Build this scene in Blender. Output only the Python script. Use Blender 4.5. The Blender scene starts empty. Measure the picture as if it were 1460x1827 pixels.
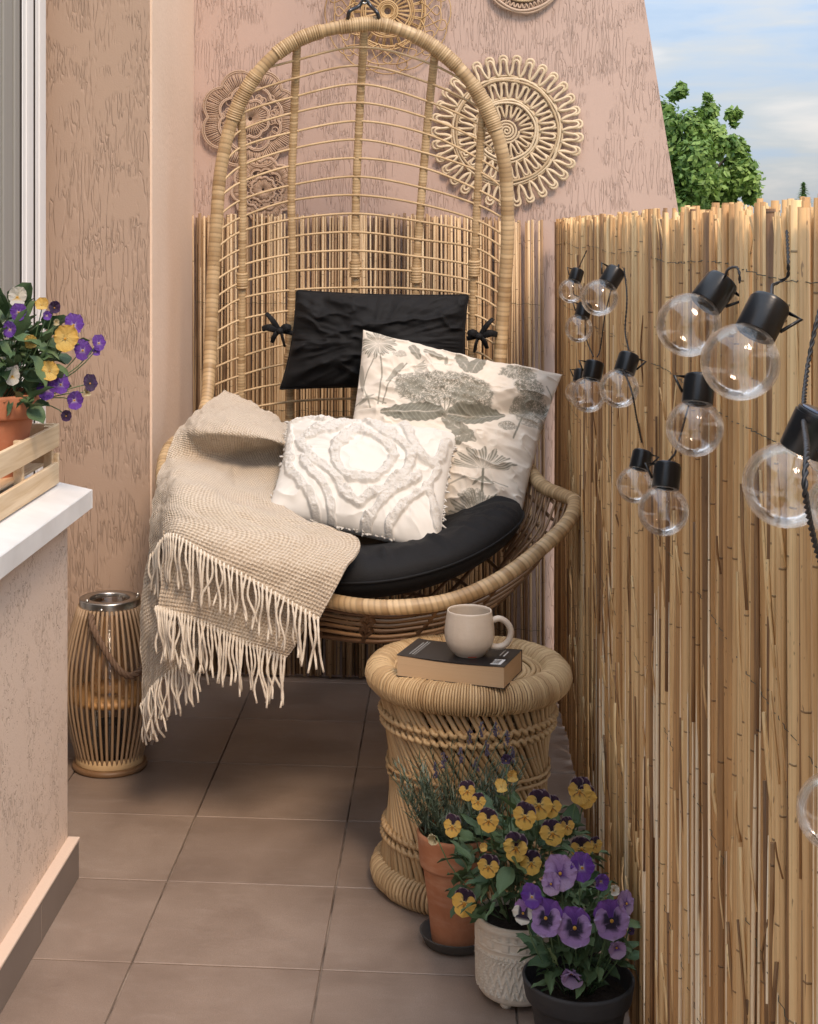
import bpy, math, random
import numpy as np
from mathutils import Vector, Matrix

random.seed(7); RNG = np.random.default_rng(7)
SC = bpy.context.scene
COL = SC.collection

# ------------------------------------------------------------------ camera, sky, sun, exposure
H = 1.26                      # eye height above the balcony floor
F = 2700.0                    # focal length in photo pixels (photo 1460 wide)
PX, PY = 584.0, 407.0         # principal point / horizon in the photo
TH = math.atan(222/2700.0)    # camera is turned a little left of the balcony axis
CT, ST = math.cos(TH), math.sin(TH)
cam = bpy.data.cameras.new('camera'); camo = bpy.data.objects.new('camera', cam); COL.objects.link(camo)
cam.sensor_fit = 'HORIZONTAL'; cam.sensor_width = 36.0; cam.lens = F/1460*36
cam.shift_x = 0.5-PX/1460; cam.shift_y = -(913.5-PY)/1460
cam.clip_start = 0.05; cam.clip_end = 3000
camo.location = (0, 0, H); camo.rotation_euler = (math.pi/2, 0, TH)
SC.camera = camo

SUN = Vector((0.25, -0.60, 0.75)).normalized()
world = bpy.data.worlds.new('World'); SC.world = world; world.use_nodes = True
wn = world.node_tree; wn.nodes.clear()
def wnode(t, **k):
    n = wn.nodes.new(t)
    for a, b in k.items(): setattr(n, a, b)
    return n
wo = wnode('ShaderNodeOutputWorld'); bg = wnode('ShaderNodeBackground'); bg.inputs[1].default_value = 0.15
sky = wnode('ShaderNodeTexSky', sky_type='NISHITA'); sky.sun_disc = False
sky.sun_elevation = math.asin(SUN.z); sky.sun_rotation = math.atan2(SUN.x, SUN.y)
sky.air_density = 1.0; sky.dust_density = 1.5; sky.ozone_density = 1.2
tc = wnode('ShaderNodeTexCoord'); mp = wnode('ShaderNodeMapping'); mp.inputs['Scale'].default_value = (5, 5, 30)
mp.inputs['Location'].default_value = (1.7, 0.4, 0.35)
n1 = wnode('ShaderNodeTexNoise'); n1.inputs['Scale'].default_value = 1.15; n1.inputs['Detail'].default_value = 6; n1.inputs['Distortion'].default_value = 0.4
n1.inputs['Roughness'].default_value = .5
r1 = wnode('ShaderNodeValToRGB')
cr = r1.color_ramp; cr.elements[0].position = .32; cr.elements[0].color = (1.42, 1.95, 2.75, 1)
cr.elements[1].position = .76; cr.elements[1].color = (3.7, 3.4, 3.2, 1)
e = cr.elements.new(.46); e.color = (1.95, 2.35, 2.95, 1)
e = cr.elements.new(.57); e.color = (2.4, 2.5, 2.65, 1)
mx = wnode('ShaderNodeMix', data_type='RGBA'); mx.inputs[0].default_value = 0.9
L = wn.links.new
L(tc.outputs['Generated'], mp.inputs[0]); L(mp.outputs[0], n1.inputs['Vector']); L(n1.outputs[0], r1.inputs[0])
L(sky.outputs[0], mx.inputs[6]); 
# hazy cloud cover: brighter overhead than at the horizon, as in the standard overcast sky
sx_ = wnode('ShaderNodeSeparateXYZ'); ov = wnode('ShaderNodeMath', operation='MULTIPLY_ADD'); ov.inputs[1].default_value = 2.8; ov.inputs[2].default_value = .80
cl = wnode('ShaderNodeClamp'); vm = wnode('ShaderNodeVectorMath', operation='SCALE')
L(tc.outputs['Generated'], sx_.inputs[0]); L(sx_.outputs[2], cl.inputs[0]); L(cl.outputs[0], ov.inputs[0]); L(r1.outputs[0], vm.inputs[0]); L(ov.outputs[0], vm.inputs['Scale'])
L(vm.outputs[0], mx.inputs[7]); L(mx.outputs[2], bg.inputs[0]); L(bg.outputs[0], wo.inputs[0])

sl = bpy.data.lights.new('sun', 'SUN'); sl.energy = 1.7; sl.angle = math.radians(16); sl.color = (1.0, 0.77, 0.57)
so = bpy.data.objects.new('sun', sl); COL.objects.link(so)
so.rotation_euler = SUN.to_track_quat('Z', 'Y').to_euler(); so.location = (3, -3, 6)
SC.view_settings.view_transform = 'Standard'; SC.view_settings.look = 'None'
SC.view_settings.exposure = 0.74; SC.view_settings.gamma = 1.0; SC.view_settings.use_curve_mapping = False
SC.cycles.max_bounces = 8; SC.cycles.transparent_max_bounces = 24

# ------------------------------------------------------------------ measuring helpers
def c2w(u, v, d):             # camera ray at depth d -> world point
    cx = u*d
    return np.array([cx*CT-d*ST, cx*ST+d*CT, H+v*d])
def PD(x, y, d): return c2w((x-PX)/F, (PY-y)/F, d)
def P(x, y, Y):               # point seen at (x, y) lying at balcony depth Y
    u = (x-PX)/F; return PD(x, y, Y/(u*ST+CT))
def PXp(x, y, X):             # ... lying in the plane X
    u = (x-PX)/F; return PD(x, y, X/(u*CT-ST))
def PZ(x, y, z):
    return PD(x, y, (z-H)/((PY-y)/F))
def proj(p):
    p = np.asarray(p); cx = p[..., 0]*CT+p[..., 1]*ST; d = -p[..., 0]*ST+p[..., 1]*CT
    return np.stack([PX+F*cx/d, PY-F*(p[..., 2]-H)/d], -1)

# ------------------------------------------------------------------ mesh helpers
ROOT = {}
def base_of(o): return ROOT.get(o.name, np.zeros(3)) if o else np.zeros(3)
def tag(o, label=None, cat=None, group=None, kind=None):
    if label: o['label'] = label
    if cat: o['category'] = cat
    if group: o['group'] = group
    if kind: o['kind'] = kind
    return o
def thing(name, label, cat, loc=(0, 0, 0), group=None):
    o = bpy.data.objects.new(name, None); o.empty_display_size = .02; COL.objects.link(o)
    o.location = [float(a) for a in loc]; ROOT[o.name] = np.array(loc, float)
    return tag(o, label, cat, group)
def mesh(name, V, Fc, mat, col=None, uv=None, smooth=True):
    m = bpy.data.meshes.new(name)
    V = np.asarray(V, float)
    m.from_pydata(V.tolist(), [], Fc if isinstance(Fc, list) else Fc.tolist())
    if smooth: m.polygons.foreach_set('use_smooth', np.ones(len(m.polygons), bool))
    if col is not None:
        a = m.color_attributes.new('col', 'FLOAT_COLOR', 'POINT')
        c = np.asarray(col, float)
        if c.ndim == 1: c = np.tile(c, (len(V), 1))
        if c.shape[1] == 3: c = np.concatenate([c, np.ones((len(c), 1))], 1)
        a.data.foreach_set('color', c.astype(np.float32).ravel())
    if uv is not None:
        l = m.uv_layers.new(name='UVMap'); idx = np.zeros(len(m.loops), np.int32); m.loops.foreach_get('vertex_index', idx)
        l.data.foreach_set('uv', np.asarray(uv, np.float32)[idx].ravel())
    if mat is not None: m.materials.append(mat)
    return m
def mk(name, V, Fc, mat, parent=None, col=None, uv=None, smooth=True, origin=None):
    V = np.asarray(V, float)
    b = base_of(parent)
    if parent is None and origin is not None: b = np.array(origin, float)
    m = mesh(name, V-b, Fc, mat, col, uv, smooth)
    o = bpy.data.objects.new(name, m); COL.objects.link(o)
    if parent is not None:
        o.parent = parent; ROOT[o.name] = base_of(parent)
    elif origin is not None:
        o.location = [float(a) for a in b]; ROOT[o.name] = b
    return o
def sharp(o, deg=35):
    o.data.set_sharp_from_angle(angle=math.radians(deg)); return o
def inst(name, m, parent, M):  # shared mesh under a parent, M is a world matrix
    o = bpy.data.objects.new(name, m); COL.objects.link(o); o.parent = parent
    o.matrix_local = Matrix.Translation([-float(a) for a in base_of(parent)]) @ M
    return o
class MB:
    def __init__(s): s.V = []; s.F = []; s.C = []; s.n = 0
    def add(s, V, Fc, c=None):
        V = np.asarray(V, float); Fl = Fc if isinstance(Fc, list) else Fc.tolist()
        s.V.append(V); n = s.n; s.F += [[i+n for i in f] for f in Fl]
        c = np.array((.5, .5, .5) if c is None else c, float)
        s.C.append(np.tile(c[:3], (len(V), 1)) if c.ndim == 1 else c[:, :3]); s.n += len(V); return s
    def mk(s, name, mat, parent=None, smooth=True, origin=None):
        return mk(name, np.concatenate(s.V), s.F, mat, parent, np.concatenate(s.C), None, smooth, origin)
def spline(pts, n, closed=False):
    p = np.asarray(pts, float); m = len(p)
    if m == 2 and not closed:
        t = np.linspace(0, 1, n)[:, None]; return p[0]*(1-t)+p[1]*t
    if closed: q = np.concatenate([p[-1:], p, p[:2]]); segs = m
    else: q = np.concatenate([[2*p[0]-p[1]], p, [2*p[-1]-p[-2]]]); segs = m-1
    # dense then resample by length
    out = []
    for i in range(segs):
        a, b, c, d = q[i], q[i+1], q[i+2], q[i+3]
        t = np.linspace(0, 1, 24, endpoint=False)[:, None]
        out.append(.5*((2*b)+(c-a)*t+(2*a-5*b+4*c-d)*t**2+(3*b-a-3*c+d)*t**3))
    D = np.concatenate(out+[q[segs+1:segs+2]])
    s = np.concatenate([[0], np.cumsum(np.linalg.norm(np.diff(D, axis=0), axis=1))])
    t = np.linspace(0, s[-1], n, endpoint=not closed)
    return np.stack([np.interp(t, s, D[:, k]) for k in range(D.shape[1])], 1)
def frames(p, closed=False):
    T = np.roll(p, -1, 0)-np.roll(p, 1, 0)
    if not closed: T[0] = p[1]-p[0]; T[-1] = p[-1]-p[-2]
    T /= np.linalg.norm(T, axis=1)[:, None]+1e-12
    N = np.zeros_like(T); a = np.array([0, 0, 1.]) if abs(T[0][2]) < .9 else np.array([1., 0, 0])
    n = a-T[0]*np.dot(a, T[0]); N[0] = n/np.linalg.norm(n)
    for i in range(1, len(p)):
        n = N[i-1]-T[i]*np.dot(N[i-1], T[i]); N[i] = n/(np.linalg.norm(n)+1e-12)
    B = np.cross(T, N)
    if closed:  # spread the twist
        n = N[-1]-T[0]*np.dot(N[-1], T[0]); n /= np.linalg.norm(n)
        ang = math.atan2(np.dot(np.cross(n, N[0]), T[0]), np.dot(n, N[0]))
        a = np.linspace(0, ang, len(p))[:, None]
        N, B = N*np.cos(a)+B*np.sin(a), B*np.cos(a)-N*np.sin(a)
    return T, N, B
def tube(p, r, n=8, closed=False, flat=1.0, cap=True):
    p = np.asarray(p, float); m = len(p); T, N, B = frames(p, closed)
    r = np.broadcast_to(np.asarray(r, float), (m,))
    a = np.arange(n)/n*2*math.pi
    V = p[:, None]+r[:, None, None]*(np.cos(a)[None, :, None]*N[:, None]+flat*np.sin(a)[None, :, None]*B[:, None])
    V = V.reshape(-1, 3)
    k = m if closed else m-1
    i = np.arange(k)[:, None]; j = np.arange(n)[None]; i2 = (i+1) % m; j2 = (j+1) % n
    Fc = np.stack([i*n+j, i*n+j2, i2*n+j2, i2*n+j], -1).reshape(-1, 4).tolist()
    if not closed and cap: Fc += [list(range(n-1, -1, -1)), list(range((m-1)*n, m*n))]
    return V, Fc
def lathe(prof, c, n=48, axis=None):
    prof = np.asarray(prof, float); a = np.arange(n)/n*2*math.pi; m = len(prof)
    V = np.stack([prof[:, None, 0]*np.cos(a), prof[:, None, 0]*np.sin(a), np.repeat(prof[:, 1:2], n, 1)], -1).reshape(-1, 3)
    i = np.arange(m-1)[:, None]; j = np.arange(n)[None]; j2 = (j+1) % n
    Fc = np.stack([i*n+j, i*n+j2, (i+1)*n+j2, (i+1)*n+j], -1).reshape(-1, 4).tolist()
    if axis is not None:
        q = np.array(Vector(axis).to_track_quat('Z', 'Y').to_matrix()); V = V@q.T
    return V+np.asarray(c), Fc
def box(a, b, bev=0.0):
    a = np.array(a, float); b = np.array(b, float)
    if bev <= 0:
        V = [(x, y, z) for x in (a[0], b[0]) for y in (a[1], b[1]) for z in (a[2], b[2])]
        return np.array(V), [[0, 1, 3, 2], [4, 6, 7, 5], [0, 4, 5, 1], [2, 3, 7, 6], [0, 2, 6, 4], [1, 5, 7, 3]]
    V = []; Fc = []; idx = {}
    lo, hi = a, b
    for sx in (0, 1):
        for sy in (0, 1):
            for sz in (0, 1):
                s = np.array([sx, sy, sz]); c = np.where(s == 0, lo, hi); d = np.where(s == 0, 1, -1)*bev
                for k in range(3):
                    v = c+d; v[k] = c[k]; idx[(sx, sy, sz, k)] = len(V); V.append(v)
                Fc.append([idx[(sx, sy, sz, 0)], idx[(sx, sy, sz, 1)], idx[(sx, sy, sz, 2)]])
    I = lambda x, y, z, k: idx[(x, y, z, k)]
    for s in (0, 1):
        Fc.append([I(s, 0, 0, 0), I(s, 1, 0, 0), I(s, 1, 1, 0), I(s, 0, 1, 0)])
        Fc.append([I(0, s, 0, 1), I(1, s, 0, 1), I(1, s, 1, 1), I(0, s, 1, 1)])
        Fc.append([I(0, 0, s, 2), I(1, 0, s, 2), I(1, 1, s, 2), I(0, 1, s, 2)])
        for t in (0, 1):
            Fc.append([I(0, s, t, 1), I(1, s, t, 1), I(1, s, t, 2), I(0, s, t, 2)])
            Fc.append([I(s, 0, t, 0), I(s, 1, t, 0), I(s, 1, t, 2), I(s, 0, t, 2)])
            Fc.append([I(s, t, 0, 0), I(s, t, 1, 0), I(s, t, 1, 1), I(s, t, 0, 1)])
    V = np.array(V)
    # fix winding: point faces outward from the centre
    c = (a+b)/2; out = []
    for f in Fc:
        p = V[f]; n = np.cross(p[1]-p[0], p[2]-p[0])
        out.append(f if np.dot(n, p.mean(0)-c) > 0 else f[::-1])
    return V, out
def grid_faces(nu, nv, off=0, flip=False):
    i = np.arange(nu-1)[:, None]; j = np.arange(nv-1)[None]
    f = np.stack([i*nv+j, (i+1)*nv+j, (i+1)*nv+j+1, i*nv+j+1], -1).reshape(-1, 4)+off
    return (f[:, ::-1] if flip else f).tolist()
def vnoise(x, y, seed=0):
    x = np.asarray(x, float); y = np.asarray(y, float)
    xi = np.floor(x).astype(np.int64); yi = np.floor(y).astype(np.int64); fx = x-xi; fy = y-yi
    fx = fx*fx*(3-2*fx); fy = fy*fy*(3-2*fy)
    def h(a, b):
        n = (a*374761393+b*668265263+seed*974634777) & 0xffffffff
        n = ((n ^ (n >> 13))*1274126177) & 0xffffffff
        return ((n ^ (n >> 16)) & 0xffff)/65535.0
    return (h(xi, yi)*(1-fx)+h(xi+1, yi)*fx)*(1-fy)+(h(xi, yi+1)*(1-fx)+h(xi+1, yi+1)*fx)*fy
def fbm(x, y, seed=0, o=3):
    return sum(vnoise(x*2**k, y*2**k, seed+k)*.5**k for k in range(o))/sum(.5**k for k in range(o))
def sst(a, b, x): t = np.clip((x-a)/(b-a), 0, 1); return t*t*(3-2*t)

# ------------------------------------------------------------------ materials
class NT:
    def __init__(s, name):
        s.m = bpy.data.materials.new(name); s.m.use_nodes = True; s.t = s.m.node_tree
        s.b = s.t.nodes['Principled BSDF']; s.out = s.t.nodes['Material Output']
    def n(s, t, ins=None, **k):
        x = s.t.nodes.new(t)
        for a, v in k.items(): setattr(x, a, v)
        for a, v in (ins or {}).items(): s.set(x.inputs[a], v)
        return x
    def set(s, i, v):
        if isinstance(v, bpy.types.NodeSocket): s.t.links.new(v, i)
        else: i.default_value = v
    def co(s, scale=(1, 1, 1), kind='Object', loc=(0, 0, 0)):
        t = s.n('ShaderNodeTexCoord'); m = s.n('ShaderNodeMapping', {'Scale': scale, 'Location': loc}); s.t.links.new(t.outputs[kind], m.inputs[0]); return m.outputs[0]
    def noise(s, v, scale, detail=3, rough=.5, dist=0): return s.n('ShaderNodeTexNoise', {'Vector': v, 'Scale': scale, 'Detail': detail, 'Roughness': rough, 'Distortion': dist}).outputs[0]
    def math(s, op, a, b=0.0, c=0.0, clamp=False):
        x = s.n('ShaderNodeMath', operation=op); x.use_clamp = clamp
        s.set(x.inputs[0], a); s.set(x.inputs[1], b); s.set(x.inputs[2], c); return x.outputs[0]
    def rng(s, v, a, b, c=0., d=1.): return s.n('ShaderNodeMapRange', {0: v, 1: a, 2: b, 3: c, 4: d}).outputs[0]
    def ramp(s, f, stops):
        x = s.n('ShaderNodeValToRGB', {0: f}); c = x.color_ramp
        while len(c.elements) < len(stops): c.elements.new(.5)
        for e, (p, q) in zip(c.elements, stops): e.position = p; e.color = (*q, 1)
        return x.outputs[0]
    def mix(s, f, a, b, mode='MIX'):
        x = s.n('ShaderNodeMix', data_type='RGBA', blend_type=mode); s.set(x.inputs[0], f)
        s.set(x.inputs[6], (*a, 1) if isinstance(a, tuple) else a); s.set(x.inputs[7], (*b, 1) if isinstance(b, tuple) else b); return x.outputs[2]
    def attr(s, ch=None):
        a = s.n('ShaderNodeAttribute', attribute_name='col')
        if ch is None: return a.outputs[0]
        q = s.n('ShaderNodeSeparateColor', {0: a.outputs[0]}); return q.outputs[ch]
    def bump(s, h, dist, strength=1., prev=None):
        i = {'Height': h, 'Distance': dist, 'Strength': strength}
        if prev is not None: i['Normal'] = prev
        return s.n('ShaderNodeBump', i).outputs[0]
    def fin(s, color=None, rough=.6, normal=None, **k):
        if color is not None: s.set(s.b.inputs['Base Color'], (*color, 1) if isinstance(color, tuple) else color)
        s.set(s.b.inputs['Roughness'], rough)
        if normal is not None: s.set(s.b.inputs['Normal'], normal)
        for a, v in k.items(): s.set(s.b.inputs[a.replace('_', ' ')], v)
        return s.m

def m_plaster(name, base, groove, amt=1.0, hs=(48, 48, 13), gw=.022, thr=.44, groove_tint=.5, pits=0.):
    t = NT(name); c = t.co()
    v = t.co(hs)
    n = t.noise(v, 1.0, 1.5, .4, .35); m = t.noise(c, 9, 3)
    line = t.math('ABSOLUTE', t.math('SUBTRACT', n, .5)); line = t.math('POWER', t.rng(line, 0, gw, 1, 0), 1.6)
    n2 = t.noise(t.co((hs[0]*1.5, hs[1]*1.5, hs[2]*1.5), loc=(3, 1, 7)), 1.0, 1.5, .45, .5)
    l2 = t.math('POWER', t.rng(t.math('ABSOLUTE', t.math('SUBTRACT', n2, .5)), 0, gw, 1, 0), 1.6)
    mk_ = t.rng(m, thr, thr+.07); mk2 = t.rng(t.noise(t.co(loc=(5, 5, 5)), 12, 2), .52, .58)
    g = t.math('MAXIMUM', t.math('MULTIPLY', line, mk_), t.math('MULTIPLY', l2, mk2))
    fine = t.noise(c, 260, 3, .6)
    h = t.math('ADD', t.math('MULTIPLY', g, -amt), t.math('MULTIPLY', fine, .14))
    if pits:
        pt = t.math('MULTIPLY', t.rng(t.noise(t.co((150, 150, 95)), 1, 2, .5), .60, .66), t.rng(t.noise(c, 7, 3), .40, .56, .1, 1.))
        h = t.math('ADD', h, t.math('MULTIPLY', pt, -pits)); g = t.math('MAXIMUM', g, t.math('MULTIPLY', pt, .9))
    big = t.noise(c, 2.2, 4)
    col = t.mix(t.rng(big, .3, .7, 0, .5), base, tuple(a*.9 for a in base))
    col = t.mix(t.math('MULTIPLY', g, groove_tint), col, groove)  # grooves and pits take on the darker groove colour
    return t.fin(col, .9, t.bump(h, .0030, 1.0))
M = {}
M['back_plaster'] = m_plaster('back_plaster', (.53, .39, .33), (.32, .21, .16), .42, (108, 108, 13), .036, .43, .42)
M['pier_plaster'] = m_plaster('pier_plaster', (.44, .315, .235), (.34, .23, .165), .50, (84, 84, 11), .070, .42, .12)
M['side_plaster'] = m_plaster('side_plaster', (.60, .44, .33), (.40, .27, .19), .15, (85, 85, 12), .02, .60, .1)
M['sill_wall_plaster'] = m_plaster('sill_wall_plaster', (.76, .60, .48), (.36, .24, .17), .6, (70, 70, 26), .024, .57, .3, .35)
t = NT('reveal'); c = t.co()
M['smooth_plaster'] = t.fin(t.mix(t.rng(t.noise(c, 3, 4), .3, .7), (.76, .575, .435), (.82, .63, .49)), .85, t.bump(t.noise(c, 90, 4), .0015, .6))
t = NT('tile'); c = t.co(); oi = t.n('ShaderNodeObjectInfo').outputs['Random']
n = t.noise(c, 5, 5, .6, .4); n2 = t.noise(t.co((14, 34, 12)), 1, 5, .65, .5); n3 = t.noise(c, 500, 2)
cc = t.mix(t.rng(n, .3, .72), (.24, .178, .138), (.37, .282, .222)); cc = t.mix(t.rng(n2, .5, .85, 0, .45), cc, (.43, .35, .29))
cc = t.mix(t.math('MULTIPLY', oi, .35), cc, (.13, .09, .07)); cc = t.mix(t.rng(n3, .35, .7, 0, .4), cc, (.15, .105, .08))
M['tile'] = t.fin(cc, t.rng(n, .3, .7, .38, .55), t.bump(t.math('ADD', n3, t.math('MULTIPLY', n2, 2)), .0006, .6))
t = NT('grout'); M['grout'] = t.fin(t.mix(t.rng(t.noise(t.co(), 9, 4), .4, .6), (.12, .085, .065), (.36, .28, .22)), .95)
t = NT('skirting'); c = t.co(); M['skirting'] = t.fin(t.mix(t.noise(c, 9, 5), (.19, .15, .125), (.25, .20, .165)), .6, t.bump(t.noise(c, 200, 3), .0006, .5))
t = NT('skirt_top'); M['skirt_top'] = t.fin((.68, .53, .42), .8, t.bump(t.noise(t.co(), 120, 3), .001, .4))
t = NT('pvc'); M['pvc'] = t.fin(t.mix(t.noise(t.co(), 4, 3), (.80, .78, .75), (.86, .84, .81)), .38)
t = NT('gasket'); M['gasket'] = t.fin((.012, .011, .010), .6)
t = NT('sill'); c = t.co(); M['sill'] = t.fin(t.mix(t.rng(t.noise(c, 7, 5), .35, .7), (.66, .655, .64), (.82, .82, .81)), .38, t.bump(t.noise(c, 60, 3), .0004, .4))
t = NT('shutter'); c = t.co(); M['shutter'] = t.fin(t.mix(t.noise(t.co((60, 60, .6)), 1, 3), (.25, .24, .21), (.36, .34, .31)), .5)
t = NT('window_glass'); M['window_glass'] = t.fin((.05, .055, .06), .04, None, Metallic=0., Specular_IOR_Level=.8)

def m_reed(name, dark, mid, light):
    t = NT(name); c = t.co((1, 1, 1)); r = t.attr(0); g = t.attr(1)
    st = t.noise(t.co((170, 170, 5)), 1, 3, .6); st2 = t.noise(t.co((420, 420, 2.5)), 1, 2, .6); pa = t.noise(c, 11, 3)
    f = t.math('ADD', t.math('MULTIPLY', r, .74), t.math('ADD', t.math('MULTIPLY', st, .34), t.math('MULTIPLY', pa, .16)))
    cc = t.ramp(f, [(.22, dark), (.48, mid), (.70, tuple((a+b)/2 for a, b in zip(mid, light))), (.95, light)])
    cc = t.mix(t.rng(st2, .52, .75, 0, .55), cc, tuple(a*.45 for a in mid))
    cc = t.mix(t.math('MULTIPLY', t.attr(2), t.rng(pa, .25, .6, .55, 1.0)), cc, (.93, .82, .62))  # cream mix that carries the painted bright streaks
    # nodes of the reed
    sz = t.n('ShaderNodeSeparateXYZ', {0: c}).outputs[2]
    ph = t.math('FRACT', t.math('ADD', t.math('MULTIPLY', sz, 4.7), t.math('MULTIPLY', g, 17.0)))
    nd = t.rng(t.math('ABSOLUTE', t.math('SUBTRACT', ph, .5)), .0015, .005, 1, 0)
    cc = t.mix(t.math('MULTIPLY', nd, .6), cc, tuple(a*.35 for a in dark))
    sp = t.rng(t.noise(t.co((260, 260, 90)), 1, 1), .72, .78, 0, .6)
    cc = t.mix(sp, cc, tuple(a*.5 for a in dark))
    h = t.math('ADD', st, t.math('MULTIPLY', nd, 1.4))
    return t.fin(cc, .58, t.bump(h, .0012, .9))
M['reed'] = m_reed('reed', (.17, .085, .034), (.53, .295, .115), (.83, .58, .29))
M['reed_back'] = m_reed('reed_back', (.07, .036, .018), (.42, .26, .13), (.80, .61, .37))
def m_cane(name, a, b, sheen=.45):
    t = NT(name); c = t.co(); r = t.attr(0); g = t.attr(1)
    n = t.noise(c, 60, 4, .6); n2 = t.noise(c, 7, 3)
    f = t.math('ADD', t.math('MULTIPLY', r, .5), t.math('ADD', t.math('MULTIPLY', n, .3), t.math('MULTIPLY', n2, .3)))
    cc = t.mix(t.rng(f, .25, .85), a, b); cc = t.mix(t.math('MULTIPLY', g, .5), cc, tuple(x*.22 for x in a))
    return t.fin(cc, sheen, t.bump(t.noise(t.co((30, 30, 30)), 12, 3), .0008, .4))
M['cane'] = m_cane('cane', (.36, .23, .11), (.60, .43, .24))
M['cane_dark'] = m_cane('cane_dark', (.13, .065, .03), (.27, .155, .075))  # darker cane; on the seat basket it puts shade into the colour
M['jute'] = m_cane('jute', (.44, .32, .19), (.70, .57, .40), .8)
M['jute_dark'] = m_cane('jute_dark', (.38, .265, .185), (.55, .41, .31), .8)
M['wicker'] = m_cane('wicker', (.40, .24, .10), (.58, .40, .20), .5)
M['stick'] = m_cane('stick', (.34, .20, .085), (.58, .40, .205), .5)
M['stool_wrap'] = m_cane('stool_wrap', (.42, .265, .125), (.64, .455, .245), .7)
M['lantern_slat'] = m_cane('lantern_slat', (.27, .17, .09), (.42, .29, .18), .5)
t = NT('black_fabric'); c = t.co(); M['black_fabric'] = t.fin(t.mix(t.noise(c, 12, 4), (.0030, .0030, .0036), (.0055, .0055, .0068)), .72, t.bump(t.math('ADD', t.noise(c, 900, 2), t.math('MULTIPLY', t.noise(c, 14, 4, .6), 6)), .0012, .5), Sheen_Weight=.02, Specular_IOR_Level=.3)
t = NT('white_tuft'); c = t.co(); g = t.attr(0)
M['white_tuft'] = t.fin(t.mix(g, (.665, .635, .585), (.665, .635, .585)), .9, t.bump(t.math('MULTIPLY', t.noise(c, 240, 4, .7), g), .004, .9), Sheen_Weight=.2)
t = NT('print_fabric'); c = t.co(); M['print_fabric'] = t.fin(t.mix(1.0, t.attr(), t.mix(t.noise(c, 30, 4), (.92, .92, .92), (1, 1, 1)), 'MULTIPLY'), .85, t.bump(t.noise(c, 800, 2), .0008, .5), Sheen_Weight=.15)
t = NT('blanket'); uv = t.n('ShaderNodeUVMap').outputs[0]
s = t.n('ShaderNodeSeparateXYZ', {0: uv}); U, Vv = s.outputs[0], s.outputs[1]
k = 2*math.pi/.0122
wa = t.math('SINE', t.math('MULTIPLY', t.math('ADD', U, Vv), k)); wb = t.math('SINE', t.math('MULTIPLY', t.math('SUBTRACT', U, Vv), k*.75))
w = t.math('ADD', t.math('MULTIPLY', t.math('MULTIPLY', wa, wb), .5), .5); nz = t.noise(t.co(), 260, 3, .7)
w2 = t.math('ADD', w, t.math('MULTIPLY', t.math('SUBTRACT', nz, .5), 1.7))
cc = t.mix(t.rng(w2, .15, .75), (.47, .36, .25), (.76, .65, .51)); cc = t.mix(t.rng(t.noise(t.co(), 5, 3), .4, .7, 0, .3), cc, (.50, .37, .25))
M['blanket'] = t.fin(cc, .95, t.bump(w2, .0035, .9), Sheen_Weight=.3)
t = NT('fringe'); M['fringe'] = t.fin(t.mix(t.noise(t.co(), 80, 3), (.66, .57, .46), (.80, .73, .62)), .9, t.bump(t.noise(t.co(), 500, 2), .001, .8))
t = NT('plastic'); M['black_plastic'] = t.fin((.008, .008, .009), .28, t.bump(t.noise(t.co(), 300, 2), .0003, .3))
t = NT('cable'); M['cable'] = t.fin((.010, .010, .012), .5)
t = NT('solar'); M['solar'] = t.fin((.02, .03, .06), .08)
t = NT('steel'); M['steel'] = t.fin((.48, .46, .43), .28, None, Metallic=1.)
t = NT('dark_steel'); M['dark_steel'] = t.fin((.08, .08, .085), .3, None, Metallic=1.)
t = NT('wire'); M['wire'] = t.fin((.045, .05, .03), .6)
t = NT('clear'); fr = t.n('ShaderNodeLayerWeight', {0: .22}); gl = t.n('ShaderNodeBsdfGlossy', {'Roughness': .03, 'Color': (1, .98, .95, 1)}); tr = t.n('ShaderNodeBsdfTransparent', {0: (.985, .975, .965, 1)})
c = t.co((1, 1, 1)); bn = t.bump(t.noise(c, 70, 2, .4, 1.0), .0015, .5); t.set(gl.inputs['Normal'], bn)
ms = t.n('ShaderNodeMixShader', {0: t.math('ADD', t.math('MULTIPLY', fr.outputs['Fresnel'], .55), .035), 1: tr.outputs[0], 2: gl.outputs[0]})
df = t.n('ShaderNodeBsdfDiffuse', {0: (.88, .84, .78, 1)}); m2_ = t.n('ShaderNodeMixShader', {0: t.math('MULTIPLY', t.math('POWER', fr.outputs['Facing'], 3.5), .42), 1: ms.outputs[0], 2: df.outputs[0]}); t.set(t.out.inputs[0], m2_.outputs[0]); M['clear'] = t.m
def m_clay(name, a, b, stain, sa=.5):
    t = NT(name); c = t.co(); n = t.noise(c, 14, 5, .6, .6); n2 = t.noise(t.co((10, 10, 40)), 1, 4, .6)
    cc = t.mix(t.rng(n, .3, .7), a, b); cc = t.mix(t.rng(n2, .5, .75, 0, sa), cc, stain)
    return t.fin(cc, .75, t.bump(t.noise(c, 180, 4), .0008, .6))
M['terracotta'] = m_clay('terracotta', (.34, .125, .055), (.46, .19, .09), (.55, .33, .21), .55)
M['terracotta_new'] = m_clay('terracotta_new', (.46, .16, .075), (.52, .20, .10), (.55, .26, .15), .3)
M['white_ceramic'] = m_clay('white_ceramic', (.62, .54, .43), (.70, .62, .51), (.50, .42, .32), .4)
M['mug'] = m_clay('mug', (.58, .49, .395), (.64, .55, .45), (.50, .42, .34), .35); M['mug'].node_tree.nodes['Principled BSDF'].inputs['Roughness'].default_value = .35
M['black_pot'] = m_clay('black_pot', (.022, .021, .022), (.035, .033, .033), (.055, .05, .048), .5)
M['saucer'] = m_clay('saucer', (.05, .045, .04), (.08, .07, .06), (.12, .10, .08), .5)
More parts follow.
